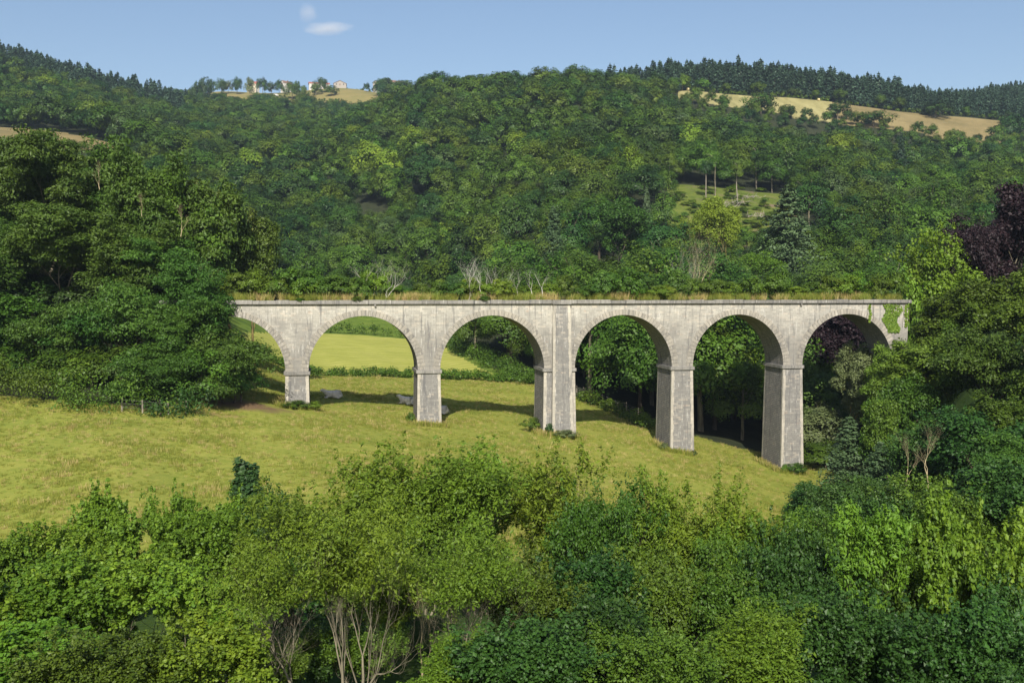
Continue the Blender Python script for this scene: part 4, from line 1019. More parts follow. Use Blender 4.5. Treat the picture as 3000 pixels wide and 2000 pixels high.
for px, top, Yt, wp, kd, lab in SPEC + [(2310, 535, 243, 200, '', ''), (1622, 600, 268, 100, '', '')]:
    p = at(px, top, Yt); ok_ &= ~((np.abs(dec[:, 0] - p.x) < wp * Yt / F * .5) & (dec[:, 1] > Yt - 26) & (dec[:, 1] < Yt + 3))
dec, dpx, dpy, dz = dec[ok_], dpx[ok_], dpy[ok_], dz[ok_]
n_ = len(dec)
# species drift in patches
pn = np.sin(dec[:, 0] * .031 + 1) * np.sin(dec[:, 1] * .027 + 2) + .6 * np.sin(dec[:, 0] * .09 + dec[:, 1] * .05)
rsel = rngp.uniform(0, 1, n_) + pn * .13
spc = np.where(rsel < .30, 1, np.where(rsel < .70, 0, np.where(rsel < .965, 2, np.where(rsel < .985, 3, 4))))
names5 = ['oak', 'dark', 'olive', 'bright', 'sage']
sc = (.78 + .72 * rngp.uniform(0, 1, n_) ** 1.2) * np.where(dec[:, 1] < 210, 1.1, 1)
sc = np.where((dpx > 1880) & (dpx < 2400) & (dec[:, 1] > 262) & (dec[:, 1] < 318), sc * .42, sc)
sc = np.where((dpx > 1300) & (dpx < 1620) & (dec[:, 1] < 235), sc * .85, sc)
sc = np.where((dec[:, 1] > 545) & (dpx > 1960), sc * .62, sc)
sc = np.where((dpx < 420) & (dec[:, 1] < 416) & (dec[:, 1] > 330), sc * .45, sc)
szx = sc * rngp.uniform(.9, 1.2, n_); rot = rngp.uniform(0, 6.28, n_); vr = rngp.integers(0, 1000, n_)
topy = project(dec[:, 0], dec[:, 1], dz + 11.9 * sc)[1]
vis = (dpx > -20) & (dpx < 3020) & ((topy < 852) | ((dpx > 1290) & (dpx < 2350) & (dec[:, 1] < 175)) | ((dpx > 1290) & (dpx < 1610) & (dec[:, 1] < 225)))
vis &= ~((dpx < 700) & (topy > 470)) & ~((dpx > 2700) & (topy > 800))
order = np.argsort(np.where(vis, dec[:, 1], 1e6)); indiv = order[:285]; indiv = indiv[vis[indiv]]
mask = np.zeros(n_, bool); mask[indiv] = True
cw = {'locust': 'bluish green', 'oak': 'mid green', 'dark': 'dark green', 'olive': 'olive green', 'bright': 'lime green', 'sage': 'greyish green'}
def reg(px, Y, s):
    size = 'large' if s > 1.12 else 'small' if s < .8 else 'medium'
    if Y < 182 or (1290 < px < 1610 and Y < 232):
        w_ = 'third arch' if px < 1640 else 'fourth arch' if px < 2000 else 'fifth arch' if px < 2325 else 'last arch'
        return size, f'seen through the {w_}' if Y < 165 else f'deep in the wood behind the {w_}'
    d_ = 'first row above the parapet' if Y < 215 else 'lower slope' if Y < 265 else 'middle of the slope' if Y < 330 else 'upper slope'
    for lim, w_ in ((1000, 'over the first arch'), (1290, 'over the second arch'), (1600, 'over the third arch'), (1760, 'over the middle pier'), (1960, 'left of the clearing'), (2330, 'around the clearing'), (2500, 'right of the big spruce'), (2700, 'above the end of the parapet'), (9999, 'beside the purple beech')):
        if px < lim: return size, f'{d_}, {w_}'
for i in indiv:
    kd = names5[spc[i]]; s = sc[i]; size, where = reg(dpx[i], dec[i, 1], s)
    v = int(vr[i]) % 4; byb = dec[i, 1] < 232
    if byb and kd in ('bright', 'sage'): kd = 'locust'
    src_ = BYK[kd][v % 3] if byb else FOR[kd][v]
    put('broadleaf_tree', f'{size} {cw[kd]} broadleaf tree, {where}', 'tree', [('crown', src_), ('trunk', tr_meshes[v % 3])], (dec[i, 0], dec[i, 1], dz[i] - .3), (szx[i], szx[i], s * 1.05), rot[i], 'broadleaf trees of the wooded hillside')
# trees with pale trunks standing at the top of the clearing
for k, (px, py, h, w_, lab) in enumerate([(2068, 590, 13, 60, 'tree on twin pale trunks at the upper left of the clearing'), (2095, 575, 14, 60, 'tree on pale trunk at the top of the clearing, right of the twin one'), (2160, 595, 13, 70, 'tree with long white trunk in the middle of the clearing'), (2216, 555, 15, 60, 'slender tree with straight pale trunk at the top of the clearing'), (2262, 565, 14, 70, 'tree with pale trunk at the top right of the clearing'), (2380, 570, 13, 70, 'tree with thin pale trunk right of the clearing'), (2420, 600, 13, 60, 'tree with mossy trunk right of the clearing'), (2455, 610, 13, 60, 'tree with bare grey trunk farthest right of the clearing'), (1962, 550, 11, 60, 'tree with brown trunk at the left corner of the clearing')]):
    p = ground_at(px, py, y0=200); mb = MB()
    rg = np.random.default_rng(300 + k); q = np.array([0, 0, -.4]); segs = []
    for j in range(5):
        q2 = q + np.array([rg.normal() * .12, rg.normal() * .12, h / 5]); segs.append((q, q2, .24 - .035 * j, .205 - .035 * j)); q = q2
        if j > 2: segs.append((q2, q2 + np.array([rg.normal() * .9, rg.normal() * .9, 1.2]), .09, .03))
    tubes(mb, segs, 6); me = mb.mesh('trunk', [M_post if k % 3 != 1 else BARK])
    t_ = thing('slender_tree', lab, 'tree', p); link('trunk', me, t_)
    c_ = link('crown', MIDK[['dark', 'oak', 'olive'][k % 3]][k % 3], t_, (0, 0, h * .5)); c_.scale = (.5, .5, .62)
for i, (px, base, top, lean, tw, lab) in enumerate([(1955, 800, 655, -.25, THIN[1], 'leaning pale bare trunk behind the parapet over the fourth arch'), (2045, 830, 610, .05, DEADY[1], 'big forked bare tree with yellow limbs behind the parapet over the fourth arch')]):
    Yt = 172; p = at(px, base + 20, Yt); g = H(p.x, p.y); tz = at(px, top, Yt).z; h = tz - g
    t_ = put('bare_tree', lab, 'tree', [('trunk', tw)], (p.x, p.y, g), (h / 14 * (.8 if i == 0 else 1.6),) * 2 + (h / (14 if i == 0 else 9),)); t_.rotation_euler.y = lean
for i, (px, py, s, kd) in enumerate([(2005, 640, .9, 'olive'), (2050, 660, 1.2, 'silver'), (2100, 655, .8, 'olive'), (2140, 665, 1.3, 'feather'), (2180, 640, .7, 'silver'), (2215, 670, 1.2, 'olive'), (2030, 600, .8, 'feather'), (2130, 575, .6, 'feather'), (2240, 600, 1.0, 'oak'), (2075, 625, .6, 'olive'), (1990, 590, 1.2, 'oak'), (2260, 650, 1.4, 'oak'), (2000, 690, 1.6, 'feather'), (2090, 690, 1.5, 'olive'), (2180, 700, 1.6, 'feather'), (2250, 700, 1.6, 'olive')]):
    p = ground_at(px, py, y0=200)
    put('clearing_bush', f'{ {"olive": "olive", "silver": "greyish", "feather": "yellowish green", "oak": "green"}[kd] } bush growing {"at the lower edge" if py > 680 else "low down" if py > 635 else "in the upper part"} of the clearing, {"left" if px < 2070 else "middle" if px < 2170 else "right"} part', 'bush', [('foliage', BUSH[kd][i % 3]), ('stem', BSTEM)], p, (s * 1.2, s * 1.2, s), None, 'bushes in the hillside clearing')
for px, top, Yt, wp, kd, lab in ((2960, 335, 655, 80, 'dark', 'dark tree at the right end of the tan pasture'), (2920, 365, 630, 60, 'oak', 'green tree at the lower right corner of the tan pasture'), (2740, 300, 700, 95, 'dark', 'big dark tree standing in the middle of the tan pasture'), (2455, 300, 650, 70, 'dark', 'dark tree between the stubble field and the tan pasture'), (2560, 325, 640, 90, 'oak', 'broad green tree rising into the tan pasture'), (2230, 275, 640, 90, 'oak', 'green tree rising in front of the stubble field'), (2030, 270, 650, 50, 'oak', 'small green tree at the left end of the stubble field'), (2055, 232, 714, 46, 'fresh', 'round fresh green tree before the dark conifers'), (2000, 218, 705, 52, 'fresh', 'fresh green tree at the left end of the tall conifers')):
    ftree(px, top, Yt, wp, kd, lab, src=MIDK)
rcl = random.Random(12)
for i in range(80):
    px, py = rcl.uniform(1985, 2290), rcl.uniform(548, 712); s = rcl.uniform(.35, 1.0); kd = rcl.choice(['olive', 'feather', 'feather'])
    p = ground_at(px, py, y0=200); cwd = {"olive": "olive", "silver": "greyish", "feather": "yellowish green", "oak": "green"}[kd]
    put('clearing_scrub', f'small {cwd} scrub clump in the {"upper" if py < 600 else "middle" if py < 655 else "lower"} {"left" if px < 2080 else "centre" if px < 2180 else "right"} of the clearing', 'bush', [('foliage', BUSH[kd][i % 3]), ('stem', BSTEM)], p, (s * 1.5, s * 1.5, s * .7), None, 'small scrub in the hillside clearing')
# distant stand as stuff
def stuff_instances(name, label, sources, pts, rots, scales, idx, cat):
    me = bpy.data.meshes.new(name); me.vertices.add(len(pts)); me.vertices.foreach_set('co', np.asarray(pts, np.float32).ravel())
    for nm, arr, tp in (('rz', rots, 'FLOAT'), ('si', idx, 'INT')):
        a = me.attributes.new(nm, tp, 'POINT'); a.data.foreach_set('value', np.asarray(arr, np.float32 if tp == 'FLOAT' else np.int32))
    a = me.attributes.new('sc', 'FLOAT_VECTOR', 'POINT'); a.data.foreach_set('vector', np.asarray(scales, np.float32).ravel())
    o = link(name, me); coll = bpy.data.collections.new(name + '_sources')
    for i, s_ in enumerate(sources):
        so_ = bpy.data.objects.new(f'{name}_{i:02d}', s_); coll.objects.link(so_)
    ng = bpy.data.node_groups.new(name, 'GeometryNodeTree'); ng.interface.new_socket('Geometry', in_out='INPUT', socket_type='NodeSocketGeometry'); ng.interface.new_socket('Geometry', in_out='OUTPUT', socket_type='NodeSocketGeometry')
    gi, go = ng.nodes.new('NodeGroupInput'), ng.nodes.new('NodeGroupOutput'); ip = ng.nodes.new('GeometryNodeInstanceOnPoints'); ci = ng.nodes.new('GeometryNodeCollectionInfo')
    ci.inputs['Collection'].default_value = coll; ci.inputs['Separate Children'].default_value = True; ci.inputs['Reset Children'].default_value = True
    ip.inputs['Pick Instance'].default_value = True
    def attr(nm, tp):
        n = ng.nodes.new('GeometryNodeInputNamedAttribute'); n.data_type = tp; n.inputs['Name'].default_value = nm; return n.outputs['Attribute']
    cx = ng.nodes.new('ShaderNodeCombineXYZ'); ng.links.new(attr('rz', 'FLOAT'), cx.inputs['Z'])
    er = ng.nodes.new('FunctionNodeEulerToRotation'); ng.links.new(cx.outputs[0], er.inputs[0])
    ng.links.new(gi.outputs[0], ip.inputs['Points']); ng.links.new(ci.outputs[0], ip.inputs['Instance']); ng.links.new(attr('si', 'INT'), ip.inputs['Instance Index'])
    ng.links.new(er.outputs[0], ip.inputs['Rotation']); ng.links.new(attr('sc', 'FLOAT_VECTOR'), ip.inputs['Scale']); ng.links.new(ip.outputs[0], go.inputs[0])
    md = o.modifiers.new('scatter', 'NODES'); md.node_group = ng
    return tag(o, label, cat, kind='stuff')
rest = ~mask
for nm, sel, src, lab in (('woodland', rest & (dec[:, 1] < 420), [FOR[k][v] for k in names5 for v in (0, 1, 2)] + [BYK[k][v] for k in ('oak', 'dark', 'locust', 'olive', 'oak') for v in (0, 1, 2)], 'dense broadleaf woodland filling the slope behind the viaduct'),
                     ('upland_woodland', rest & (dec[:, 1] >= 420), [(MIDK if False else FARM)[k][v] for k in names5 for v in (0, 1, 2)], 'dense far broadleaf woodland covering the upper hills')):
    ii = np.nonzero(sel)[0]
    if nm == 'upland_woodland': src = [MIDK[k][v] for k in names5 for v in (0, 1, 2)]
    stuff_instances(nm, lab, src, np.column_stack([dec[ii], dz[ii] - .3]), rot[ii], np.column_stack([szx[ii], szx[ii], sc[ii]]), spc[ii] * 3 + vr[ii] % 3 + np.where((dec[ii, 1] < 232), 15, 0), 'woodland')
# conifers
cf = []
for (p0, p1, y0, y1, sp_) in ((-500, 548, 750, 872, 5.4), (1985, 2700, 716, 800, 4.0), (2640, 3500, 716, 1010, 5.4), (1775, 1990, 690, 765, 5.0)):
    yy = y0
    while yy < y1:
        for x in np.arange((p0 - CX) / F * yy, (p1 - CX) / F * yy, sp_):
            cf.append((x + rngp.uniform(-.4, .4) * sp_, yy + rngp.uniform(-.4, .4) * sp_))
        yy += sp_
cf = np.array(cf); cz = height(cf[:, 0], cf[:, 1]); cpx, cpy = project(cf[:, 0], cf[:, 1], cz)
# ragged lower border of the left plantation
kk = ~((cpx < 548) & (rngp.uniform(0, 1, len(cf)) < np.clip((850 - cf[:, 1]) / 90, 0, .8))); cf, cz, cpx, cpy = cf[kk], cz[kk], cpx[kk], cpy[kk]
csc = np.clip(rngp.normal(1.0, .13, len(cf)), .65, 1.4) * np.where(cpx < 548, 1.0, 1) * np.where(cpx > 2640, .8, 1); crot = rngp.uniform(0, 6.28, len(cf)); cv = rngp.integers(0, 3, len(cf))
cfr = np.where(cpx < 548, 60, 0) + cf[:, 1] + np.where((cpx > 1775) & (cpx < 1990), 60, 0)
co_ = np.argsort(np.where((cpx > 0) & (cpx < 3000), cfr, 1e6))[:270]
edge_l = np.nonzero((cpx < 548) & (cpx > 0) & (cf[:, 1] > 835))[0][:0]
cm = np.zeros(len(cf), bool); cm[co_] = True
for i in co_:
    px = cpx[i]; size = 'tall' if csc[i] > 1.05 else 'short' if csc[i] < .82 else 'middling'
    where = 'in the left plantation on the ridge' if px < 560 else 'on the skyline left of the stubble field' if px < 1990 else 'behind the left part of the stubble field' if px < 2200 else 'behind the right part of the stubble field' if px < 2440 else 'above the middle of the tan pasture' if px < 2700 else 'above the right end of the tan pasture'
    row = 'front row' if cf[i, 1] < 724 else 'second row' if cf[i, 1] < 735 else 'back rows'
    put('conifer_tree', f'{size} dark conifer, {row}, {where}', 'conifer', [('crown', CONF[cv[i]]), ('trunk', CONT)], (cf[i, 0], cf[i, 1], cz[i]), (csc[i],) * 3, crot[i], 'dark conifers of the ridge plantations')
ii = np.nonzero(~cm)[0]
stuff_instances('conifer_woodland', 'dark conifer plantations along the skyline', CONF, np.column_stack([cf[ii], cz[ii]]), crot[ii], np.repeat(csc[ii][:, None], 3, 1), cv[ii], 'woodland')

# ------------------------------------------------------------------ grass
def tuft(seed, n, h, spread, wdt, mi):
    rg = np.random.default_rng(seed); mb = MB(); V = []
    for _ in range(n):
        a = rg.uniform(0, 6.28); r = rg.uniform(0, spread); x, y = r * math.cos(a), r * math.sin(a); hh = h * rg.uniform(.5, 1.2); ln = rg.uniform(.1, .5) * hh
        b = rg.uniform(0, 6.28); tx, ty = math.cos(b) * wdt, math.sin(b) * wdt; ex, ey = x + math.cos(a) * ln, y + math.sin(a) * ln
        V += [(x - tx, y - ty, -.03), (x + tx, y + ty, -.03), (ex + tx * .3, ey + ty * .3, hh), (ex - tx * .3, ey - ty * .3, hh)]
    mb.add(V, np.arange(4 * n).reshape(-1, 4), 0, rg.uniform(0, 1, n)); return mb.mesh('tuft', [mi])
GRN = leaf_mat('grass_blade', (.15, .20, .028), (.33, .34, .07), .22, .35, .02)
DRYG = leaf_mat('dry_grass_blade', (.34, .28, .10), (.56, .46, .20), .15, .3, .015)
gs = [tuft(400 + i, 26, .20, .28, .014, GRN) for i in range(3)] + [tuft(410, 22, .26, .22, .012, DRYG)]
G_ = []
for _ in range(90000):
    yy = 52 + (170 - 52) * rngp.uniform() ** .8; px = rngp.uniform(-40, 2560); x = (px - CX) / F * yy; G_.append((x, yy))
G_ = np.array(G_); zz = zone(G_[:, 0], G_[:, 1]); cl = np.sin(G_[:, 0] * .5 + 2 * np.sin(G_[:, 1] * .23)) * np.sin(G_[:, 1] * .41 + G_[:, 0] * .13) + rngp.uniform(-.9, .9, len(G_))
bs = ground_at(725, 1188)
kk = (zz == 0) & (cl > -.25) & (((G_[:, 0] - bs.x) / 5) ** 2 + ((G_[:, 1] - bs.y) / 3) ** 2 > 1); G_ = G_[kk]; cl = cl[kk]; gz_ = height(G_[:, 0], G_[:, 1]); k_ = len(G_)
wd_ = []
for a_, b_ in piers + [(lo0, lo1)]:
    for _ in range(150):
        if rngp.uniform() < .5: u_, v_ = rngp.uniform(a_ - .6, b_ + .6), rngp.uniform(-.55, -.1) * (1 if (a_, b_) != (lo0, lo1) else 1) - (.75 if (a_, b_) == (lo0, lo1) else .15)
        else: u_, v_ = a_ - rngp.uniform(.15, .8), rngp.uniform(-.3, DEP)
        q_ = bw(u_, v_, 0); wd_.append((q_.x, q_.y))
wd_ = np.array(wd_); G_ = np.concatenate([G_, wd_]); gz_ = np.concatenate([gz_, height(wd_[:, 0], wd_[:, 1])]); cl = np.concatenate([cl, np.full(len(wd_), 2.)]); k_ = len(G_)
gsc = np.repeat((rngp.uniform(.5, 1.1, k_) * np.where(cl > 1.9, 2.6, np.where(cl > .8, 1.3, .85)))[:, None], 3, 1)
stuff_instances('grass', 'yellow green grazed grass of the meadow around the piers', gs, np.column_stack([G_, gz_]), rngp.uniform(0, 6.28, k_), gsc, np.where(rngp.uniform(0, 1, k_) < .16, 3, rngp.integers(0, 3, k_)), 'grass')
gd = [tuft(420 + i, 34, .85, .25, .016, DRYG) for i in range(2)] + [tuft(425, 34, .8, .25, .017, GRN)]
D_ = np.array([tuple(bw(bu(rngp.uniform(660, 2650)), rngp.uniform(.35, 4.7), ZTOP - .03)) for _ in range(4200)])
pxs = project(D_[:, 0], D_[:, 1], D_[:, 2])[0]; D_ = D_[np.sin(pxs * .021 + 1) + .6 * np.sin(pxs * .083) + rngp.uniform(-.8, .8, len(D_)) > -.75]; k_ = len(D_); gs_ = rngp.uniform(.35, 1.05, k_); pxs = project(D_[:, 0], D_[:, 1], D_[:, 2])[0]
stuff_instances('dry_grass', 'straw coloured dry grass growing along the top of the viaduct', gd, D_, rngp.uniform(0, 6.28, k_), np.repeat(gs_[:, None], 3, 1), np.where(np.sin(pxs * .03) + rngp.uniform(-1, 1, k_) > -.7, 2, rngp.integers(0, 2, k_)), 'grass')

# ------------------------------------------------------------------ clearing debris
rock_m = ground_mat('bleached_wood', [(.35, (.22, .19, .15)), (.65, (.50, .46, .39))], 1.2, 8)
for i, (px, py, s, lab) in enumerate([(2150, 600, 2.2, 'heap of bleached dead branches in the middle of the clearing'), (2195, 585, 2.6, 'largest tangle of pale dead wood at the right of the clearing'), (2120, 610, 1.8, 'low pile of dead branches at the left of the clearing'), (2220, 640, 2.0, 'grey brushwood heap at the lower right of the clearing')]):
    p = ground_at(px, py, y0=200); mb = MB(); rg = np.random.default_rng(500 + i); segs = []
    for _ in range(46):
        a = rg.normal(size=3) * np.array([s, s * .6, .25]) + [0, 0, .5]; d_ = unit(rg.normal(size=3) * np.array([1, 1, .7])) * rg.uniform(.6, 2.6); d_[2] = abs(d_[2]); segs.append((a, a + d_, .09, .03))
    tubes(mb, segs, 5); tag(link('brushwood_heap', mb.mesh('brushwood_heap', [rock_m]), None, p), lab, 'dead wood')

# ------------------------------------------------------------------ cattle
hide, nth = mat('cattle_hide'); tc = N(nth, 'ShaderNodeTexCoord'); hn = noise(nth, tc.outputs['Object'], 3, 4); finish(nth, ramp(nth, hn, [(.35, (.60, .55, .47)), (.65, (.80, .75, .66))]), .8, bump(nth, noise(nth, tc.outputs['Object'], 30, 3), .3, .01), .2)
horn, nth2 = mat('hoof'); finish(nth2, (.05, .04, .035), .5)
def cow(px, py, Y, rz, lab, group='pale cattle lying in the shadow of the viaduct'):
    p = at(px, py, Y); p.z = H(p.x, p.y)
    V = [(0, 0, .50), (-.45, 0, .46), (.5, 0, .52), (.95, 0, .56), (1.22, 0, .80), (1.42, .02, .98), (1.70, .03, .86), (-.62, 0, .40), (-.70, .05, .12),
         (-.40, .30, .24), (.02, .46, .12), (-.25, .52, .08), (-.40, -.30, .24), (.02, -.46, .12), (-.25, -.52, .08),
         (.90, .24, .26), (1.22, .30, .10), (.95, .34, .07), (.90, -.24, .26), (1.22, -.30, .10), (.95, -.34, .07), (1.36, .22, 1.03), (1.36, -.20, 1.03)]
    E = [(0, 1), (0, 2), (2, 3), (3, 4), (4, 5), (5, 6), (1, 7), (7, 8), (1, 9), (9, 10), (10, 11), (1, 12), (12, 13), (13, 14), (3, 15), (15, 16), (16, 17), (3, 18), (18, 19), (19, 20), (5, 21), (5, 22)]
    Rr = [.40, .34, .38, .31, .19, .15, .09, .07, .03, .19, .08, .05, .19, .08, .05, .13, .07, .05, .13, .07, .05, .035, .035]
    me = bpy.data.meshes.new('cow'); me.from_pydata(V, E, []); me.materials.append(hide)
    o = link('cow', me, None, p); o.scale = (1.15, 1.15, 1.12); o.rotation_euler = (0, 0, rz); sm = o.modifiers.new('skin', 'SKIN'); sm.use_smooth_shade = True; o.modifiers.new('sub', 'SUBSURF').levels = 1; o.modifiers['sub'].render_levels = 1
    sk = me.skin_vertices[0].data if me.skin_vertices else None
    if sk is None:
        import bmesh
        bm = bmesh.new(); bm.from_mesh(me); bm.verts.layers.skin.new(); bm.to_mesh(me); bm.free(); sk = me.skin_vertices[0].data
    for i, r in enumerate(Rr): sk[i].radius = (r, r)
    sk[0].use_root = True
    mbm = MB(); mbm.box(1.74, 1.80, -.04, .10, .80, .88); link('muzzle', mbm.mesh('muzzle', [horn]), o)
    return tag(o, lab, 'cow', group)
g1 = ground_at(985, 1167, y0=118); cow(985, 1165, g1.y, R(200), 'pale cow lying in shade between the first and second pier')
g2 = ground_at(1196, 1200, y0=118); cow(1200, 1199, g2.y + 3.5, R(150), 'greyish cow lying in shade half hidden by the left side of the second pier')
g3 = ground_at(1300, 1214, y0=114); cow(1296, 1213, g3.y, R(185), 'cream cow with its rump in sunlight just right of the second pier')

# ------------------------------------------------------------------ village on the ridge
def flat(name, c, n_=.12, rough=.85):
    m, nt = mat(name); tc = N(nt, 'ShaderNodeTexCoord'); nn = noise(nt, tc.outputs['Object'], 1.5, 4)
    finish(nt, ramp(nt, nn, [(.3, tuple(x * (1 - n_) for x in c)), (.7, tuple(min(1, x * (1 + n_)) for x in c))]), rough); return m
WC, WW, WG = flat('cream_render', (.52, .46, .33)), flat('white_render', (.55, .53, .48)), flat('grey_boards', (.34, .31, .27))
RR, RBk, RS = flat('red_tiles', (.34, .12, .09)), flat('brown_tiles', (.22, .13, .09)), flat('slate', (.10, .12, .16)); GL = flat('window_glass', (.03, .04, .05), .1, .15)
def house(px, base, Y, wpx, hpx, rpx, ln, wm, rm, rz, lab, cat='house', gable=True):
    p = at(px, base, Y); k = Y / F; w_, h_, r_ = wpx * k * .9, hpx * k * .85, rpx * k * .9; x0, x1 = -w_ / 2, w_ / 2
    z0 = min(H(p.x, p.y) - p.z, 0) - 1.5
    t_ = thing(cat if cat != 'house' else 'village_house', lab, cat, p, rz)
    mb = MB(); mb.box(x0, x1, 0, ln, z0, h_); 
    for yy in (0, ln): mb.add([(x0, yy, h_), (x1, yy, h_), (0, yy, h_ + r_), (0, yy, h_ + r_)], [(0, 1, 2, 3)])
    link('wall', mb.mesh('wall', [wm]), t_)
    mb = MB(); o_ = .5
    for s_ in (-1, 1):
        a = (s_ * (w_ / 2 + o_), h_ - o_ * r_ / (w_ / 2)); b = (0, h_ + r_ + .05)
        v = [(a[0], -o_, a[1]), (a[0], ln + o_, a[1]), (b[0], ln + o_, b[1]), (b[0], -o_, b[1])]; v2 = [(q[0], q[1], q[2] + .28) for q in v]
        mb.add(v + v2, [(0, 1, 2, 3), (4, 7, 6, 5), (0, 4, 5, 1), (3, 2, 6, 7), (0, 3, 7, 4), (1, 5, 6, 2)])
    rf = link('roof', mb.mesh('roof', [rm]), t_)
    if cat == 'house': mc = MB(); mc.box(w_ * .15, w_ * .15 + .8, ln * .5, ln * .5 + .8, h_ + r_ * .5, h_ + r_ + .9); link('chimney', mc.mesh('chimney', [rm]), rf)
    for wx in (-.28, .28):
        mw_ = MB(); mw_.box(wx * w_ - .5, wx * w_ + .5, -.05, .12, h_ * .35, h_ * .35 + 1.3); link('window', mw_.mesh('window', [GL]), t_)
    md_ = MB(); md_.box(-.6, .6, -.04, .12, 0, 2.1); link('door', md_.mesh('door', [RBk]), t_)
house(738, 253, 1150, 26, 7, 8, 9, WC, RBk, R(20), 'cream house half hidden by an open crowned tree at the left of the village')
house(755, 253, 1165, 15, 6, 9, 9, WW, RR, R(60), 'house with steep red roof right of the cream house')
house(827, 248, 1180, 18, 6, 7, 12, WW, RBk, R(-40), 'house with orange brown roof behind the village trees')
house(905, 251, 1170, 24, 6, 5, 22, WW, RR, R(-75), 'long low house with dark red roof and pale gable')
house(996, 251, 1160, 40, 7, 9, 16, WG, RBk, R(8), 'wide grey barn with low pitched roof standing alone on the skyline', 'barn')
house(1100, 247, 1165, 20, 6, 6, 14, WG, RS, R(-25), 'grey building with blue slate roof partly behind the hill')
house(1140, 248, 1150, 22, 8, 7, 22, WC, RBk, R(-55), 'bright cream house with brown roof at the right end of the village')
vt = [(597, 226, 1010, 42, 'dark'), (618, 233, 1120, 28, 'dark'), (648, 231, 1120, 34, 'oak'), (668, 236, 1125, 26, 'silver'), (694, 227, 1120, 34, 'dark'), (732, 227, 1085, 30, 'silver'), (769, 228, 1110, 36, 'dark'), (795, 240, 1125, 30, 'dark'), (818, 234, 1125, 26, 'dark'), (856, 240, 1075, 46, 'oak'), (868, 238, 1090, 26, 'oak'), (943, 227, 1110, 36, 'dark'), (925, 245, 1100, 34, 'olive'), (970, 250, 1090, 40, 'oak'), (575, 240, 1000, 36, 'dark'), (1075, 243, 1120, 20, 'dark'), (890, 250, 1100, 20, 'olive')]
vl = ['dark tree at the left end of the village pasture, nearest the woods', 'dark round tree behind the left end of the pasture', 'round green tree third from the left along the village skyline', 'pale thin tree beside the round green skyline tree', 'lone round dark tree on the village skyline', 'open crowned tree in front of the cream house', 'broad dark tree right of the red roofed house', 'low dark tree merging with the broad one in the village', 'pointed dark tree behind the white van', 'broad green tree standing lowest in the village pasture', 'taller green tree just behind the lowest pasture tree', 'round dark tree on the skyline left of the barn', 'olive bushy tree left of the barn below the skyline', 'broad green tree right below the barn', 'dark crown joining the left woods and the village', 'small dark tree on the skyline right of the barn', 'small olive tree beside the long red roofed house']
for (px, top, Yt, wp, kd), lab in zip(vt, vl): ftree(px, top, Yt, wp, kd, lab, 'trees around the village', name='village_tree')
# white van
def van():
    p = ground_at(809, 262, y0=1000); p = at(809, 258, 1095); p.z = H(p.x, p.y)
    t_ = thing('parked_van', 'small white van parked beside the village trees', 'van', p, R(10))
    mb = MB(); mb.box(-2.2, 1.2, -.9, .9, .35, 2.1); mb.box(1.2, 2.3, -.88, .88, .35, 1.2); link('body', mb.mesh('body', [WW]), t_)
    mb = MB(); mb.box(1.2, 1.26, -.8, .8, 1.25, 1.95); link('windscreen', mb.mesh('windscreen', [GL]), t_)
    for x in (-1.4, 1.5):
        for y in (-.85, .85):
            m_ = MB(); tubes(m_, [(np.array([x, y - .1, .35]), np.array([x, y + .1, .35]), .35, .35)], 12); link('wheel', m_.mesh('wheel', [horn]), t_)
van()
# round bales
straw = flat('straw_bale', (.50, .43, .22), .2); wrap = flat('bale_wrap', (.36, .25, .36), .15, .4)
def bale(px, py, m, lab, r=.95):
    p = ground_at(px, py, y0=600); mb = MB(); tubes(mb, [(np.array([-.65, 0, r]), np.array([.65, 0, r]), r, r)], 20)
    th = np.arange(20) * 2 * np.pi / 20
    for x in (-.65, .65):
        for i in range(20):
            j = (i + 1) % 20; ri = r
            # end cap sectors, offset to match the tube's ring
            mb.add([(x, 0, r), (x, math.cos(th[i]) * ri, r + math.sin(th[i]) * ri), (x, math.cos(th[j]) * ri, r + math.sin(th[j]) * ri), (x, 0, r)], [(0, 1, 2, 3)])
    o = link('round_bale', mb.mesh('round_bale', [m], False), None, p); o.rotation_euler = (0, 0, random.uniform(-.6, .6)); tag(o, lab, 'bale')
bale(2015, 266, straw, 'round straw bale at the upper left corner of the stubble field')
bale(2138, 270, straw, 'round straw bale at the top edge of the stubble field, middle one')
bale(2398, 297, straw, 'round straw bale under the hedge at the right of the stubble field')
bale(2432, 326, wrap, 'bale in dull purple wrap at the lower right of the stubble field', 1.0)

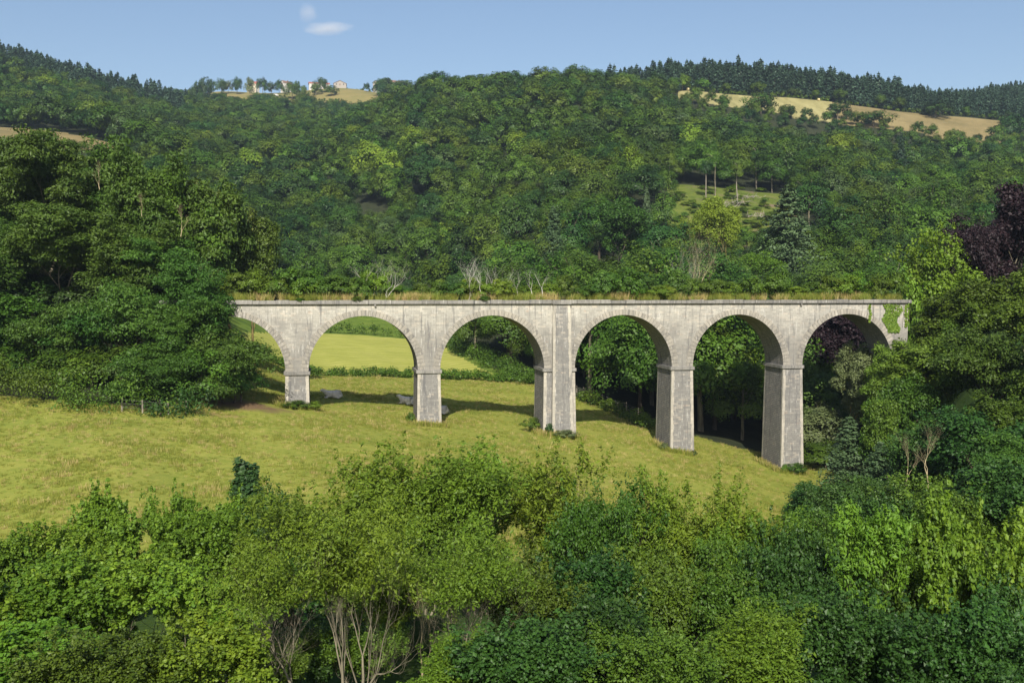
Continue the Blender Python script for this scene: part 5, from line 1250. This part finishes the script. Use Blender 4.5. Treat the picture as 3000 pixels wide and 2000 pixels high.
# ------------------------------------------------------------------ clouds and haze
def cloud(px, py, Y, wpx, hpx, dens, lab, rot=0):
    p = at(px, py, Y); bpy_me = bpy.data.meshes.new('cloud')
    import bmesh
    bm = bmesh.new(); bmesh.ops.create_icosphere(bm, subdivisions=4, radius=1); rg = random.Random(px)
    for v in bm.verts:
        v.co *= 1 + .15 * math.sin(v.co.x * 4 + px) * math.cos(v.co.z * 5)
    bm.to_mesh(bpy_me); bm.free()
    m = bpy.data.materials.new('cloud_vapour'); m.use_nodes = True; nt = m.node_tree; nt.nodes.clear()
    o = N(nt, 'ShaderNodeOutputMaterial'); pv = N(nt, 'ShaderNodeVolumePrincipled'); tc = N(nt, 'ShaderNodeTexCoord')
    ln = nt.nodes.new('ShaderNodeVectorMath'); ln.operation = 'LENGTH'; L(nt, tc.outputs['Object'], ln.inputs[0])
    n = noise(nt, mapping(nt, tc.outputs['Object'], (1.2, 1, 1.2)), 1.6, 5, .6)
    d_ = math_(nt, 'MULTIPLY', ramp(nt, math_(nt, 'ADD', ln.outputs['Value'], math_(nt, 'SUBTRACT', .5, n)), [(.1, 1.0), (.95, 0.0)]), dens)
    L(nt, d_, pv.inputs['Density']); pv.inputs['Color'].default_value = (1, 1, 1, 1); pv.inputs['Anisotropy'].default_value = -.45
    L(nt, pv.outputs[0], o.inputs['Volume']); bpy_me.materials.append(m)
    ob = link('cloud', bpy_me, None, p); ob.scale = (wpx * Y / F / 2, 60, hpx * Y / F / 2); ob.rotation_euler = (0, rot, 0)
    tag(ob, lab, 'cloud')
cloud(958, 84, 4000, 165, 42, .011, 'small pale elongated cloud high left of centre', R(-3))
cloud(902, 38, 4000, 62, 66, .0045, 'fainter wisp of cloud just above the elongated one', R(30))
hz = MB(); hz.box(-1150, 1150, -110, 1595, -40, EYE + 260); hm = bpy.data.materials.new('haze'); hm.use_nodes = True; nt = hm.node_tree; nt.nodes.clear()
o = N(nt, 'ShaderNodeOutputMaterial'); pv = N(nt, 'ShaderNodeVolumePrincipled'); pv.inputs['Density'].default_value = .00009; pv.inputs['Color'].default_value = (.62, .78, 1, 1); pv.inputs['Anisotropy'].default_value = 0
L(nt, pv.outputs[0], o.inputs['Volume']); ho = link('haze', hz.mesh('haze', [hm])); tag(ho, 'thin blue summer haze over the valley', 'haze', kind='stuff')
print('TREES', n_, len(indiv), len(cf), 'deck', len(dk))
